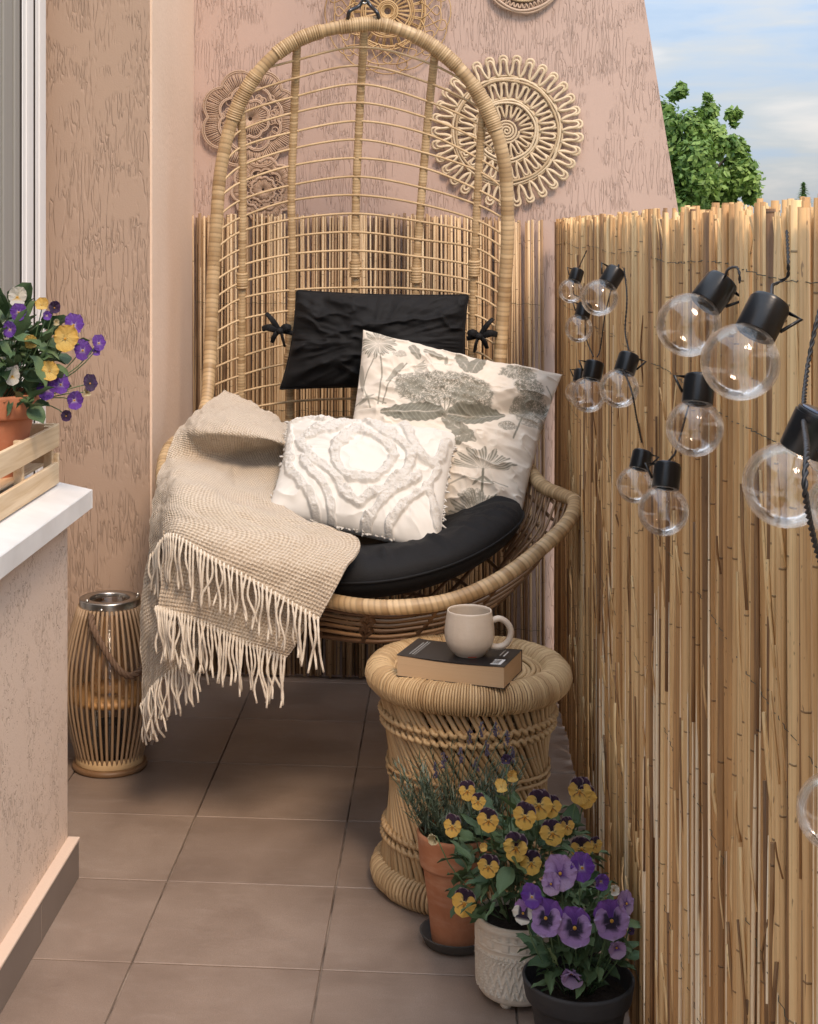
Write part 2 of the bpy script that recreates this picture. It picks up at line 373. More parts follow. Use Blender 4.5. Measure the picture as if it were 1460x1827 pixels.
t = NT('soil'); c = t.co(); M['soil'] = t.fin(t.mix(t.noise(c, 90, 4), (.012, .008, .005), (.05, .032, .02)), .95, t.bump(t.noise(c, 120, 4, .7), .01, 1.))
def m_leaf(name, a, b):
    t = NT(name); c = t.co(); oi = t.n('ShaderNodeObjectInfo').outputs['Random']; n = t.noise(c, 60, 3)
    cc = t.mix(t.math('ADD', t.math('MULTIPLY', oi, .7), t.math('MULTIPLY', n, .4), clamp=True), a, b)
    return t.fin(cc, .45, t.bump(n, .002, .5), Transmission_Weight=0., Subsurface_Weight=0.)
M['leaf'] = m_leaf('leaf', (.03, .07, .028), (.13, .20, .085))
M['lavender'] = m_leaf('lavender', (.06, .085, .05), (.14, .175, .11))
M['lavender_flower'] = m_leaf('lavender_flower', (.06, .05, .08), (.12, .10, .16))
t = NT('petal'); oi = t.n('ShaderNodeObjectInfo').outputs['Random']; cc = t.mix(1.0, t.attr(), t.mix(oi, (.86, .87, .90), (1.0, 1.0, 1.0)), 'MULTIPLY'); t.fin(cc, .6, t.bump(t.noise(t.co((9, 2, 9)), 3, 3), .05, .4), Sheen_Weight=.2)
tl = t.n('ShaderNodeBsdfTranslucent', {0: cc}); ms = t.n('ShaderNodeMixShader', {0: .28, 1: t.b.outputs[0], 2: tl.outputs[0]}); t.set(t.out.inputs[0], ms.outputs[0]); M['petal'] = t.m
t = NT('pine'); c = t.co((60, 3, 60)); M['pine'] = t.fin(t.mix(t.rng(t.noise(c, 1.2, 4, .6, .5), .35, .68), (.62, .44, .25), (.80, .63, .42)), .6, t.bump(t.noise(c, 3, 3), .0006, .5))
t = NT('paper'); s = t.n('ShaderNodeSeparateXYZ', {0: t.co()}); pg = t.noise(t.co((3, 3, 1500)), 1, 1)
M['pages'] = t.fin(t.mix(pg, (.48, .32, .18), (.60, .42, .25)), .8, t.bump(pg, .0006, .6))
t = NT('cover'); M['cover'] = t.fin((.012, .011, .012), .35)
t = NT('print_grey'); M['print_grey'] = t.fin((.34, .33, .31), .6)
t = NT('print_white'); M['print_white'] = t.fin((.70, .68, .65), .5)
t = NT('mark_red'); M['mark_red'] = t.fin((.75, .07, .03), .4)
t = NT('rope'); M['rope'] = t.fin(t.mix(t.noise(t.co(), 200, 3), (.12, .07, .045), (.22, .14, .09)), .85, t.bump(t.noise(t.co(), 300, 2), .001, .8))
t = NT('amber'); M['amber_wood'] = t.fin(t.mix(t.noise(t.co((5, 5, 60)), 1, 3), (.42, .21, .07), (.55, .31, .12)), .5)
t = NT('panel'); M['panel_d'] = None
d = t.n('ShaderNodeBsdfDiffuse', {0: (.86, .80, .70, 1)}); tl = t.n('ShaderNodeBsdfTranslucent', {0: (.90, .84, .73, 1)})
ms = t.n('ShaderNodeMixShader', {0: .62, 1: d.outputs[0], 2: tl.outputs[0]}); t.set(t.out.inputs[0], ms.outputs[0]); M['panel'] = t.m
t = NT('tree_leaf'); c = t.co(); r = t.attr(0); M['tree_leaf'] = t.fin(t.mix(r, (.07, .16, .03), (.32, .46, .11)), .55)
d = t.b; tl = t.n('ShaderNodeBsdfTranslucent', {0: (.16, .26, .05, 1)}); ms = t.n('ShaderNodeMixShader', {0: .3, 1: d.outputs[0], 2: tl.outputs[0]}); t.set(t.out.inputs[0], ms.outputs[0])
t = NT('bark'); M['bark'] = t.fin(t.mix(t.noise(t.co((8, 8, 2)), 1, 4), (.06, .045, .03), (.14, .11, .08)), .9)
t = NT('grass'); M['grass'] = t.fin(t.mix(t.noise(t.co(), .3, 5), (.04, .07, .02), (.10, .13, .05)), .9)
t = NT('pale_ground'); M['pale_ground'] = t.fin(t.mix(t.noise(t.co(), .5, 5), (.50, .43, .34), (.64, .57, .47)), .9)
t = NT('concrete'); M['concrete'] = t.fin(t.mix(t.noise(t.co(), 4, 5), (.30, .24, .20), (.42, .35, .29)), .85)
# ------------------------------------------------------------------ the setting
g = mk('ground', *box((-400, -300, -9.2), (400, 900, -9.0)), M['grass'], smooth=False); tag(g, kind='structure')
pale_ground = mk('added_pale_ground', *box((.6, -12, -8.996), (45, 30, -8.95)), M['pale_ground'], smooth=False); tag(pale_ground, kind='structure')  # unseen pale ground, added so the gaps in the reeds look bright
slab = mk('balcony_slab', *box((-1.6, -.6, -.22), (.42, 4.62, -.012)), M['concrete'], smooth=False); tag(slab, kind='structure')
XW = -.743                       # face of the wall under the window and side of the pier
XPI = -.727
YB = 4.24                        # back wall
YP = 3.635                       # front face of the pier
fl = tag(mk('floor', *box((-1.2, -.5, -.012), (.40, YB, -.006)), M['grout'], smooth=False), kind='structure')
tw, tl_ = .3255, .3240
for i in range(-3, 3):
    for j in range(-10, 6):
        x0 = -.221+tw*(i-1); y0 = 2.884+tl_*(j-1); x1 = x0+tw; y1 = y0+tl_
        x0 = max(x0, -1.2); x1 = min(x1, .40); y1 = min(y1, YB); y0 = max(y0, -.5)
        if x1-x0 < .02 or y1-y0 < .02: continue
        gz = random.uniform(-.0006, .0006)
        mk('floor_tile', *box((x0+.0016, y0+.0016, -.0055), (x1-.0016, y1-.0016, gz), .0012), M['tile'], fl, smooth=False)
# back wall with the slanting right edge
def slanted(xa, xb_bot, xb_top, z0, z1, y0, y1):
    V = [(xa, y0, z0), (xb_bot, y0, z0), (xb_top, y0, z1), (xa, y0, z1), (xa, y1, z0), (xb_bot, y1, z0), (xb_top, y1, z1), (xa, y1, z1)]
    return np.array(V), [[0, 1, 2, 3], [5, 4, 7, 6], [4, 0, 3, 7], [1, 5, 6, 2], [3, 2, 6, 7], [4, 5, 1, 0]]
pa = P(1150, 0, YB); pb = P(1212, 385, YB); sl_ = (pa[0]-pb[0])/(pa[2]-pb[2])
zt = 2.9; xat = lambda z: pb[0]+sl_*(z-pb[2])
bw = mk('back_wall', *slanted(-1.2, xat(-.25), xat(zt), -.25, zt, YB, YB+.2), M['back_plaster'], smooth=False)
# keep the slant from mid-height up and drop straight below
me = bw.data
tag(bw, kind='structure')
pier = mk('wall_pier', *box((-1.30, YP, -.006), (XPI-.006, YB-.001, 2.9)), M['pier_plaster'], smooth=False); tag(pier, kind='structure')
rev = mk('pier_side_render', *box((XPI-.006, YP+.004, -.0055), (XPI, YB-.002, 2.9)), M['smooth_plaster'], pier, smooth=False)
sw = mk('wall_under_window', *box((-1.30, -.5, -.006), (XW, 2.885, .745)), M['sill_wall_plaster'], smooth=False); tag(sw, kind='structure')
sk = thing('skirting_board', 'stone skirting strip along the foot of the wall under the window', 'skirting', (XW+.012, 1.5, 0))
yy = 2.888
k = 0
while yy > .3:
    y0 = yy-(.30 if k else .27); mk('skirting_tile', *box((XW, y0+.0015, .0), (XW+.022, yy, .072), .001), M['skirting'], sk, smooth=False)
    yy = y0; k += 1
mk('top_edge', *box((XW, .3, .0722), (XW+.0235, 2.89, .078), .001), M['skirt_top'], sk, smooth=False)
# window sill: slopes outward, folded front edge
sx0, sx1 = -.975, XW+.037; zs = .745
def zsill(x): return zs+.002+(sx1-x)*.21
y0, y1 = .2, 2.925
V = []
for y in (y0, y1):
    V += [(sx0, y, zsill(sx0)), (sx1, y, zsill(sx1)), (sx1+.0015, y, zsill(sx1)-.002), (sx1+.0015, y, zsill(sx1)-.037), (sx1-.012, y, zsill(sx1)-.039), (sx1-.012, y, zsill(sx1)-.034), (sx1-.006, y, zsill(sx1)-.012), (sx0, y, zsill(sx0)-.012)]
n = 8; Fc = [[i, i+n, (i+1) % n+n, (i+1) % n] for i in range(n)]+[list(range(n-1, -1, -1)), list(range(n, 2*n))]
Fc = [f[::-1] for f in Fc]
sill = mk('window_sill', V, Fc, M['sill'], smooth=False, origin=(-.85, 1.5, .75)); tag(sill, 'white sloping window sill under the wooden crate', 'window sill')
V, Fc = box((sx0, y1, zsill(sx1)-.037), (sx1+.002, y1+.004, zsill(sx1)-.001))
V[:, 2] += np.where(V[:, 2] > zsill(sx1)-.01, (sx1-V[:, 0])*.21, 0); mk('end_cap', V, Fc, M['sill'], sill, smooth=False)
# infill under sloping sill
V, Fc = box((-1.0, .2, .70), (XW-.001, 2.884, .7465)); V[:, 2] += np.where(V[:, 2] > .73, (XW-V[:, 0])*.2, 0)
mk('sill_bed', V, Fc, M['sill_wall_plaster'], sw, smooth=False)
# balcony door and window: white plastic frames in the plane X = XD
XD = -.965
def Yd(px): return PXp(px, 400, XD)[1]
door = thing('balcony_door', 'white plastic door frame with grey shutter at the left edge', 'door', (XD, 3.3, 0))
ys = [(79, 'outer_frame', .0, 'pvc'), (62.5, 'gasket_strip', -.0005, 'gasket'), (59, 'door_sash', .001, 'pvc'), (38.5, 'gasket_strip', -.0005, 'gasket'), (35.5, 'roller_shutter', .0, 'shutter')]
edges = [82.5, 63.5, 59.5, 39.5, 36, -60]
for (px, nm, off, mt), a, b in zip(ys, edges[:-1], edges[1:]):
    ya, yb = Yd(a), max(Yd(b), 2.93)
    if nm == 'roller_shutter':
        n = 9; w = (ya-yb)/n
        for q in range(n):
            mk('shutter_bar', *box((XD-.06, yb+q*w+.0015, .03), (XD+off-(.004 if q % 2 else 0), yb+(q+1)*w-.0015, 2.6), .003), M[mt], door, smooth=False)
        mk('shutter_back', *box((XD-.07, yb, .03), (XD-.045, ya, 2.6)), M['gasket'], door, smooth=False)
    else:
        mk(nm, *box((XD-.06, yb, .02), (XD+off, min(ya, YP-.002), 2.6), .003 if mt == 'pvc' else 0), M[mt], door, smooth=False)
        if mt == 'pvc':  # a shallow bead along each profile
            mk('bead', *box((XD+off, yb+(ya-yb)*.30, .03), (XD+off+.0015, yb+(ya-yb)*.42, 2.6), .0015), M[mt], door, smooth=False)
mk('threshold', *box((-1.2, 2.93, -.005), (XD+.02, YP-.002, .028)), M['pvc'], door, smooth=False)
win = thing('window', 'white framed window above the sill', 'window', (-.98, 1.6, .8))
mk('window_frame', *box((-1.04, 2.86, .80), (XD-.005, 2.928, 2.6), .003), M['pvc'], win, smooth=False)
mk('window_frame', *box((-1.04, .3, .80), (XD-.005, 2.858, .87), .003), M['pvc'], win, smooth=False)
mk('pane', *box((-1.02, .3, .872), (-1.012, 2.858, 2.6)), M['window_glass'], win, smooth=False)
hs = tag(mk('house_wall', *box((-1.6, -.6, -.006), (-1.302, YP+.6, 2.9)), M['smooth_plaster'], smooth=False), kind='structure')

# ------------------------------------------------------------------ railing with pale panels behind the reeds
XF = .287
rail = thing('balcony_railing', 'steel balcony railing hidden behind the side reed screen', 'railing', (.35, 2.4, 0))
for j, y in enumerate(np.arange(.55, 4.1, .9)):
    mk('rail_bar', *box((.345, y+.02, .55), (.352, y+.88, .56)), M['steel'], rail, smooth=False)
    mk('post', *box((.338, y-.015, -.01), (.362, y+.015, 1.05), .002), M['steel'], rail, smooth=False)
mk('top_rail', *box((.335, .5, 1.052), (.368, 4.2, 1.08), .004), M['steel'], rail, smooth=False)
mk('kerb', *box((.310, .2, -.0055), (.40, 4.23, .03), .004), M['concrete'], rail, smooth=False)

# ------------------------------------------------------------------ reed screens
def reed(x, y, z0, z1, r, ang_x, ang_y, bend, segs=4, n=6):
    zz = np.linspace(z0, z1, segs+1); t = (zz-z0)/(z1-z0)
    p = np.stack([x+ang_x*(t-.5)+bend*np.sin(t*math.pi), y+ang_y*(t-.5)+.6*bend*np.sin(t*math.pi*1.3+1), zz], 1)
    rr = r*(1+.14*RNG.uniform(-1, 1, segs+1)); rr[-1] *= .9
    return tube(p, rr, n)
side = thing('reed_screen', 'long golden reed screen along the right side of the balcony', 'reed screen', (XF, 2.4, 0))
ys_ = []; y = .75
while y < 4.17: 
    ys_.append(y); y += random.uniform(.0062, .0112)
rest = MB(); cnt = 0
gaps = [(g_+random.uniform(-.02, .02), random.uniform(.35, .95), random.uniform(.006, .015)) for g_ in np.arange(1.0, 4.1, .062)]
vis = [q for q in ys_ if q > 1.12][:298]; visset = set(vis)
for y in ys_:
    far = (y > 3.5)
    r = random.choice([.0026, .0034, .0038, .0045, .0052])
    rnd = min(1, max(0, random.gauss(.47, .27)-(.22 if y > 3.75 else 0))); c = (rnd, random.random(), 0)
    g0 = min(gaps, key=lambda q: abs(q[0]-y)); dy = y-g0[0]; ay = random.gauss(0, .008)
    if abs(dy) < .03: ay -= math.copysign(g0[2]*1.6*(1-abs(dy)/.03), dy)
    args = (XF+random.uniform(-.004, .004), y, .012, 1.278+random.uniform(-.008, .010), r, random.uniform(-.008, .008), ay, random.uniform(-.004, .004))
    V, Fc = reed(*args)
    if y in visset: mk('reed', V, Fc, M['reed'], side, np.array(c))
    else: rest.add(V, Fc, c)
y = .75
while y < 4.17:       # second layer behind, thinner towards the bottom so that light shows through
    if random.random() < .72:
        z0 = .012 if random.random() < .7 else random.uniform(.25, .85)
        g0 = min(gaps, key=lambda q: abs(q[0]-y))
        if abs(g0[0]-y) < .014: z0 = g0[1]
        V, Fc = reed(XF+.011+random.uniform(-.003, .003), y, z0, 1.272+random.uniform(-.01, .01), random.uniform(.003, .005), random.uniform(-.006, .006), random.gauss(0, .014), 0, 3, 5)
        rest.add(V, Fc, (min(1, max(0, random.gauss(.4, .2))), random.random(), 0))
    y += random.uniform(.0065, .0105)
# added cream reeds standing a little proud, bright sunlit streaks painted as their colour
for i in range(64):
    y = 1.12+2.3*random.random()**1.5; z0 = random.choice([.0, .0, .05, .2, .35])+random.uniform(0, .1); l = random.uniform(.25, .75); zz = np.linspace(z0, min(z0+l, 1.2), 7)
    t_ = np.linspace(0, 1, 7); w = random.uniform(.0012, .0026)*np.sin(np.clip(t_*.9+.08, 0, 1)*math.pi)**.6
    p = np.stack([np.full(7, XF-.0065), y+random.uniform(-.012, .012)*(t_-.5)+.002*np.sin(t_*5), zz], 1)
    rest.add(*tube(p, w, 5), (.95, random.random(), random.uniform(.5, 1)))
for i in range(46):
    y = 1.12+2.6*random.random()**1.4; z0 = random.uniform(0, .9); zz = np.linspace(z0, min(1.2, z0+random.uniform(.1, .38)), 5)
    p = np.stack([np.full(5, XF-.0068), y+random.uniform(-.014, .014)*np.linspace(0, 1, 5), zz], 1); rest.add(*tube(p, random.uniform(.0012, .003), 5), (random.uniform(-.2, .1), random.random(), 0))
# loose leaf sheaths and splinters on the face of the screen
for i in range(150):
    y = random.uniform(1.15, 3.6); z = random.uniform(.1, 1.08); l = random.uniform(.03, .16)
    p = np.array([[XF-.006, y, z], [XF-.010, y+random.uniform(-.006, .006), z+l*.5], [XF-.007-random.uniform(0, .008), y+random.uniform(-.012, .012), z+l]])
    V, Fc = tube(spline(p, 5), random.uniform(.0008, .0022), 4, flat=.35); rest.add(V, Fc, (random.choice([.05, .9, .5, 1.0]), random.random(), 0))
for i in range(160):  # frayed ends along the top
    y = random.uniform(1.15, 4.1); z = 1.268
    V, Fc = tube(np.array([[XF+random.uniform(-.005, .006), y, z-.05], [XF+random.uniform(-.008, .008), y+random.uniform(-.012, .012), z+random.uniform(.0, .015)]]), random.uniform(.0006, .0014), 4); rest.add(V, Fc, (random.uniform(.5, 1), random.random(), 0))
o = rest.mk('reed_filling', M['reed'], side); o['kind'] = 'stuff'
for z in (.13, .36, .60, .84, 1.07, 1.22):
    yy = np.arange(.75, 4.15, .012); p = np.stack([XF-.0060+.0014*np.sin(yy*260)+.0003*RNG.normal(size=len(yy)), yy, z+.004*np.sin(yy*9+z*20)+.0006*RNG.normal(size=len(yy))], 1)
    mk('tie_wire', *tube(p, .00045, 4), M['wire'], side)
back = thing('reed_screen', 'dark and pale reed screen against the wall behind the hanging chair', 'reed screen', (-.22, YB-.02, 0))
x = XPI+.006; xs = []; yb_ = YB-.028
while x < .252:
    xs.append(x); x += random.uniform(.0048, .0098)*(1.15 if x > .19 else 1)
for x in xs:
    r = random.choice([.0022, .0026, .003, .0035, .0042]); rnd = random.choice([.1, .25, .45, .55, .7, .85])+random.uniform(-.06, .06)
    V, Fc = reed(x, yb_+random.uniform(-.004, .004), .006+random.uniform(0, .01), 1.298-.02*max(0, (x+.1)/.36)+random.uniform(-.006, .005), r, random.gauss(0, .007), 0, random.uniform(-.003, .003), 3, 6)
    mk('reed', V, Fc, M['reed_back'], back, np.array((rnd, random.random(), 0)))
rest = MB(); x = XPI+.006
while x < .17:
    V, Fc = reed(x, yb_+.011, .01, 1.29, random.uniform(.0024, .0035), random.gauss(0, .01), 0, 0, 2, 5); rest.add(V, Fc, (random.choice([.0, .05, .15, .3]), random.random(), 0)); x += random.uniform(.006, .0088)
o = rest.mk('reed_filling', M['reed_back'], back); o['kind'] = 'stuff'
for z in (.15, .45, .75, 1.05):
    xx = np.arange(XPI+.01, .25, .012); mk('tie_wire', *tube(np.stack([xx, yb_-.006+.001*np.sin(xx*300), z+.002*RNG.normal(size=len(xx))], 1), .0006, 4), M['wire'], back)

# ------------------------------------------------------------------ trees outside
def leafy_tree(name, label, cat, c, blobs, trunk, nleaf, size):
    root = thing(name, label, cat, trunk[0])
    mk('trunk', *tube(spline(trunk, 14), np.linspace(.28, .05, 14), 8), M['bark'], root)
    for b in blobs: 
        if random.random() < .35: mk('branch', *tube(spline([trunk[-2], (np.array(trunk[-1])+np.array(b[:3]))/2+RNG.normal(0, .1, 3), b[:3]], 8), np.linspace(.06, .015, 8), 5), M['bark'], root)
    Vs = []; Cs = []; tot = sum(b[3]**2 for b in blobs)
    for b in blobs:
        n = int(nleaf*b[3]**2/tot)
        d = RNG.normal(size=(n, 3)); d /= np.linalg.norm(d, axis=1)[:, None]
        # clusters of leaves inside each bough
        nc = max(6, int(14*b[3]/.5)); cc = RNG.normal(size=(nc, 3)); cc /= np.linalg.norm(cc, axis=1)[:, None]; cc *= b[3]*RNG.uniform(.55, 1.0, (nc, 1))
        k = RNG.integers(0, nc, n); p = np.array(b[:3])+cc[k]+d*b[3]*RNG.choice([.42, .55, .78], (n, 1))*RNG.uniform(.2, 1, (n, 1))
        nrm = d+RNG.normal(0, .5, (n, 3))+np.array([0, 0, .5]); nrm /= np.linalg.norm(nrm, axis=1)[:, None]
        a = np.cross(nrm, RNG.normal(size=(n, 3))); a /= np.linalg.norm(a, axis=1)[:, None]; bb = np.cross(nrm, a)
        s = size*RNG.uniform(.6, 1.3, (n, 1))
        Vs.append(np.stack([p-a*s, p-bb*s*.62-nrm*s*.15, p+a*s, p+bb*s*.62-nrm*s*.15], 1)); Cs.append(np.repeat(np.clip(RNG.normal(.45, .22, n)+.2*(k % 3-1), 0, 1), 4))
    V = np.concatenate(Vs).reshape(-1, 3); c_ = np.concatenate(Cs); Fc = np.arange(len(V)).reshape(-1, 4)
    o = mk('crown', V, Fc, M['tree_leaf'], root, np.stack([c_, c_, c_], 1), smooth=False)
    return root
D0 = 17.0
bl = []
for (x, y, r, d) in [(1200, 205, 34, 0), (1180, 250, 50, .3), (1225, 250, 40, -.4), (1215, 165, 16, 0), (1265, 215, 26, .2), (1290, 245, 30, -.3), (1310, 208, 13, 0), (1308, 270, 27, .2), (1260, 290, 45, -.5), (1320, 320, 30, 0), (1345, 345, 17, 0), (1300, 355, 40, .3), (1210, 330, 55, 0), (1150, 300, 60, .4), (1250, 370, 50, .1), (1265, 172, 6, 0), (1100, 330, 80, .5), (1180, 430, 80, 0), (1290, 430, 60, 0)]:
    p = PD(x, y, D0+d); bl.append((p[0], p[1], p[2], r/F*D0*1.0))
tb = PD(1190, 420, D0+.3)
leafy_tree('leafy_tree', 'large green deciduous tree beyond the slanting wall edge', 'tree', None, bl, [(tb[0], tb[1], -9), (tb[0]+.1, tb[1], -4), (tb[0], tb[1], -.5), tuple(tb)], 90000, .042)
sp = PD(1434, 345, 60)
st_ = thing('spruce_tree', 'tiny dark spruce tip far off above the reed screen', 'tree', (sp[0], sp[1], -9))
mk('trunk', *tube([(sp[0], sp[1], -9), (sp[0], sp[1], sp[2]+.4)], .06, 6), M['bark'], st_)
Vs = []; 
for q in range(900):
    h = random.random()**1.1; z = sp[2]+.45-h*1.9; rr = (h*.85+.05)*random.uniform(.2, 1); a = random.uniform(0, 6.28)
    p = np.array([sp[0]+rr*math.cos(a), sp[1]+rr*math.sin(a), z-rr*.25]); s = .10
    t1 = np.array([math.cos(a), math.sin(a), -.3])*s; t2 = np.array([-math.sin(a), math.cos(a), 0])*s*.3
    Vs += [p-t1, p-t2, p+t1, p+t2]
mk('crown', np.array(Vs), np.arange(len(Vs)).reshape(-1, 4), M['tree_leaf'], st_, np.tile((.0, 0, 0), (len(Vs), 1)), smooth=False)
# ------------------------------------------------------------------ wall hangings
YW = YB-.012
def wallpt(cx, cy, r, a, off=0.0, lift=0.0):     # polar point round the hanging's centre on the wall (px units)
    c = P(cx, cy, YW); k = (YW/CT)/F
    return np.stack([c[0]+r*k*np.cos(a), np.full_like(r*a, YW-lift)-off, c[2]+r*k*np.sin(a)], -1)
def rope_loops(mb, cx, cy, r0, r1, nl, width, rad, lift=0., dbl=.0, wob=0., amp=1.):
    # meander of loops: goes out and back nl times
    n = nl*16; t = np.arange(n)/16.0
    r = r0+(r1-r0)*(.5-.5*np.cos(2*math.pi*t))**.7*(1+wob*np.repeat(RNG.normal(size=nl), 16))
    a = (t+amp*.125*np.sin(4*math.pi*t))/nl*2*math.pi
    p = wallpt(cx, cy, r, a, 0, lift+.002*np.sin(t*7))
    V, Fc = tube(p, rad, 5, closed=True); mb.add(V, Fc, (random.random(), 0, 0))
def rope_ring(mb, cx, cy, r, rad, lift=0., nw=60, wob=.01):
    a = np.arange(nw)/nw*2*math.pi; p = wallpt(cx, cy, r*(1+wob*np.sin(a*7+r)), a, 0, lift); V, Fc = tube(p, rad, 6, closed=True); mb.add(V, Fc, (random.random(), 0, 0))
def hanging(name, label, cat, cx, cy, group=None): return thing(name, label, cat, P(cx, cy, YW), group)
kk = (YW/CT)/F
# big cream rope doily on the right
cx, cy = 904, 234
h = hanging('rope_doily', 'large round cream rope doily of looped cords, right of the chair', 'wall hanging', cx, cy)
for nm, r0, r1, nl, R_ in (('outer_loops', 98, 133, 33, 2.7), ('middle_loops', 58, 92, 25, 2.6), ('inner_loops', 24, 53, 15, 2.4)):
    m = MB()
    rope_loops(m, cx, cy, r0, r1, nl, 1, R_*kk, .004, wob=.015); rope_loops(m, cx, cy, r0-1, r1-6.5, nl, 1, R_*kk*.9, .006, wob=.01, amp=.35)
    m.mk(nm, M['jute'], h)
for r in (94, 55):
    m = MB(); rope_ring(m, cx, cy, r, 2.2*kk, .006); rope_ring(m, cx, cy, r-4.5, 2.2*kk, .009); rope_ring(m, cx, cy, r+3, 2.0*kk, .003); m.mk('ring', M['jute'], h)
m = MB(); a = np.linspace(0, 2*math.pi*4, 150); m.add(*tube(wallpt(cx, cy, 1+a/(2*math.pi)*5.2, a, 0, .006), 2.3*kk, 5), (.6, 0, 0)); m.mk('centre_coil', M['jute'], h)
# brown scalloped macrame, left
def macrame(name, label, cx, cy, R, lobes, rot, mat):
    h = hanging(name, label, 'wall hanging', cx, cy)
    def rad(a): return R*(.86+.14*np.abs(np.cos(lobes*(a-rot)/2))**.8)
    N = 240; a = np.arange(N)/N*2*math.pi
    m = MB()
    for q in (1.0, .965): m.add(*tube(wallpt(cx, cy, rad(a)*q, a, 0, .004), 1.7*kk, 5, closed=True), (random.random(), 0, 0))
    m.mk('border', mat, h)
    m = MB()
    for q in range(130):
        b = q/130*2*math.pi; aa = np.array([b, b+.01*random.uniform(-2, 2)]); m.add(*tube(wallpt(cx, cy, rad(aa)*np.array([.66, .98]), aa, 0, .003), 1.25*kk, 4), (random.random(), 0, 0))
    m.mk('strand', mat, h)['kind'] = 'stuff'
    m = MB()
    for q in (.66, .63, .40, .37): m.add(*tube(wallpt(cx, cy, rad(a)*q, a, 0, .006), 1.5*kk, 5, closed=True), (random.random(), 0, 0))
    m.mk('ring', mat, h)
    m = MB()
    for q in range(46):
        b = random.uniform(0, 6.28); rr = R*random.uniform(.40, .62); c0 = wallpt(cx, cy, np.array([rr]), np.array([b]), 0, .004)[0]
        t = np.arange(10)/10*2*math.pi; s = R*.065*kk; m.add(*tube(c0+np.stack([s*np.cos(t), 0*t, s*np.sin(t)], 1), 1.2*kk, 4, closed=True), (random.random(), 0, 0))
    for q in range(40):
        b = q/40*2*math.pi; aa = np.array([b, b+.1]); m.add(*tube(wallpt(cx, cy, np.array([.04*R, .38*R]), aa, 0, .004), 1.2*kk, 4), (random.random(), 0, 0))
    m.mk('centre_weave', mat, h)
    return h
macrame('macrame_doily', 'brown scalloped macrame disc on the wall, upper left behind the chair', 447, 212, 90, 8, .35, M['jute_dark'])
macrame('macrame_doily', 'smaller brown macrame disc just above the reed screen, behind the chair', 470, 338, 58, 10, .1, M['jute_dark'])
# wicker flower above the chair
cx, cy = 692, 20
h = hanging('wicker_flower', 'wicker flower with wide thin loops on the wall behind the chair hook', 'wall hanging', cx, cy)
m = MB()
for q in range(26):
    b = q/26*2*math.pi
    for e in (-.025, .025): aa = np.array([b, b+e]); m.add(*tube(wallpt(cx, cy, np.array([6, 66.]), aa, 0, .004), 1.5*kk, 5), (random.random(), 0, 0))
m.mk('spoke', M['wicker'], h)
m = MB()
for r in (12, 15, 18, 40, 43.5, 47, 62, 65, 68): rope_ring(m, cx, cy, r, 1.5*kk, .006, 70, .012)
m.mk('ring', M['wicker'], h)
m = MB(); N = 12
for ly, (rr, lift) in enumerate(((112, .004), (96, .008))):
    for q in range(N):
        b = (q+ly*.5)/N*2*math.pi; t = np.linspace(0, 1, 18); aa = b+.36*np.sin(t*math.pi*2); r = 60+(rr-60)*np.sin(t*math.pi)**.8
        m.add(*tube(wallpt(cx, cy, r, aa, 0, lift+.002*q/N), 1.1*kk, 4), (random.random(), 0, 0))
m.mk('petal_loop', M['wicker'], h)
# round jute mat at top
cx, cy = 935, -46
h = hanging('jute_disc', 'round braided jute disc at the top edge of the back wall', 'wall hanging', cx, cy)
m = MB()
for r in np.arange(6, 52, 4.6): rope_ring(m, cx, cy, r, 2.5*kk, .005, 50, .01)
m.mk('braid', M['jute'], h)
m = MB(); rope_loops(m, cx, cy, 53, 60, 46, 1, 1.8*kk, .004, amp=.3); rope_ring(m, cx, cy, 64, 2.6*kk, .005); rope_ring(m, cx, cy, 68, 2.2*kk, .003); m.mk('rim', M['jute_dark'], h)

# ------------------------------------------------------------------ hanging egg chair
chair = thing('hanging_chair', 'tall egg-shaped rattan hanging chair with black cushions', 'hanging chair', P(650, 1100, 3.5))
def wrapped(path, r, n, pitch, closed=False, amp=.12, sides=12, gap=.0, seed=0):
    L_ = np.linalg.norm(np.diff(path, axis=0), axis=1).sum(); m = int(L_/pitch)*4
    p = spline(path, m, closed) if len(path) < 200 else path
    m = len(p); rg = np.random.default_rng(seed); turns = m//4+1
    jit = rg.uniform(.3, 1, turns); tone = np.where(rg.uniform(0, 1, turns) < .07, -.45, rg.uniform(0, 1, turns)); k = np.arange(m)
    prof = np.array([-.6, .55, .9, .35])[k % 4]; rr = r*(1+amp*prof*jit[k//4])
    V, Fc = tube(p, rr, sides, closed)
    # shear rings a little so the wrapping runs slightly diagonal
    T, N, B = frames(p, closed); a = np.arange(sides)/sides*2*math.pi
    V = V.reshape(m, sides, 3)+T[:, None]*(pitch*.35*np.sin(a)[None, :, None]); V = V.reshape(-1, 3)
    c = np.stack([np.repeat(tone[k//4], sides), np.repeat(np.where(k % 4 == 0, .8, 0.), sides), np.zeros(m*sides)], 1)
    return V, Fc, c
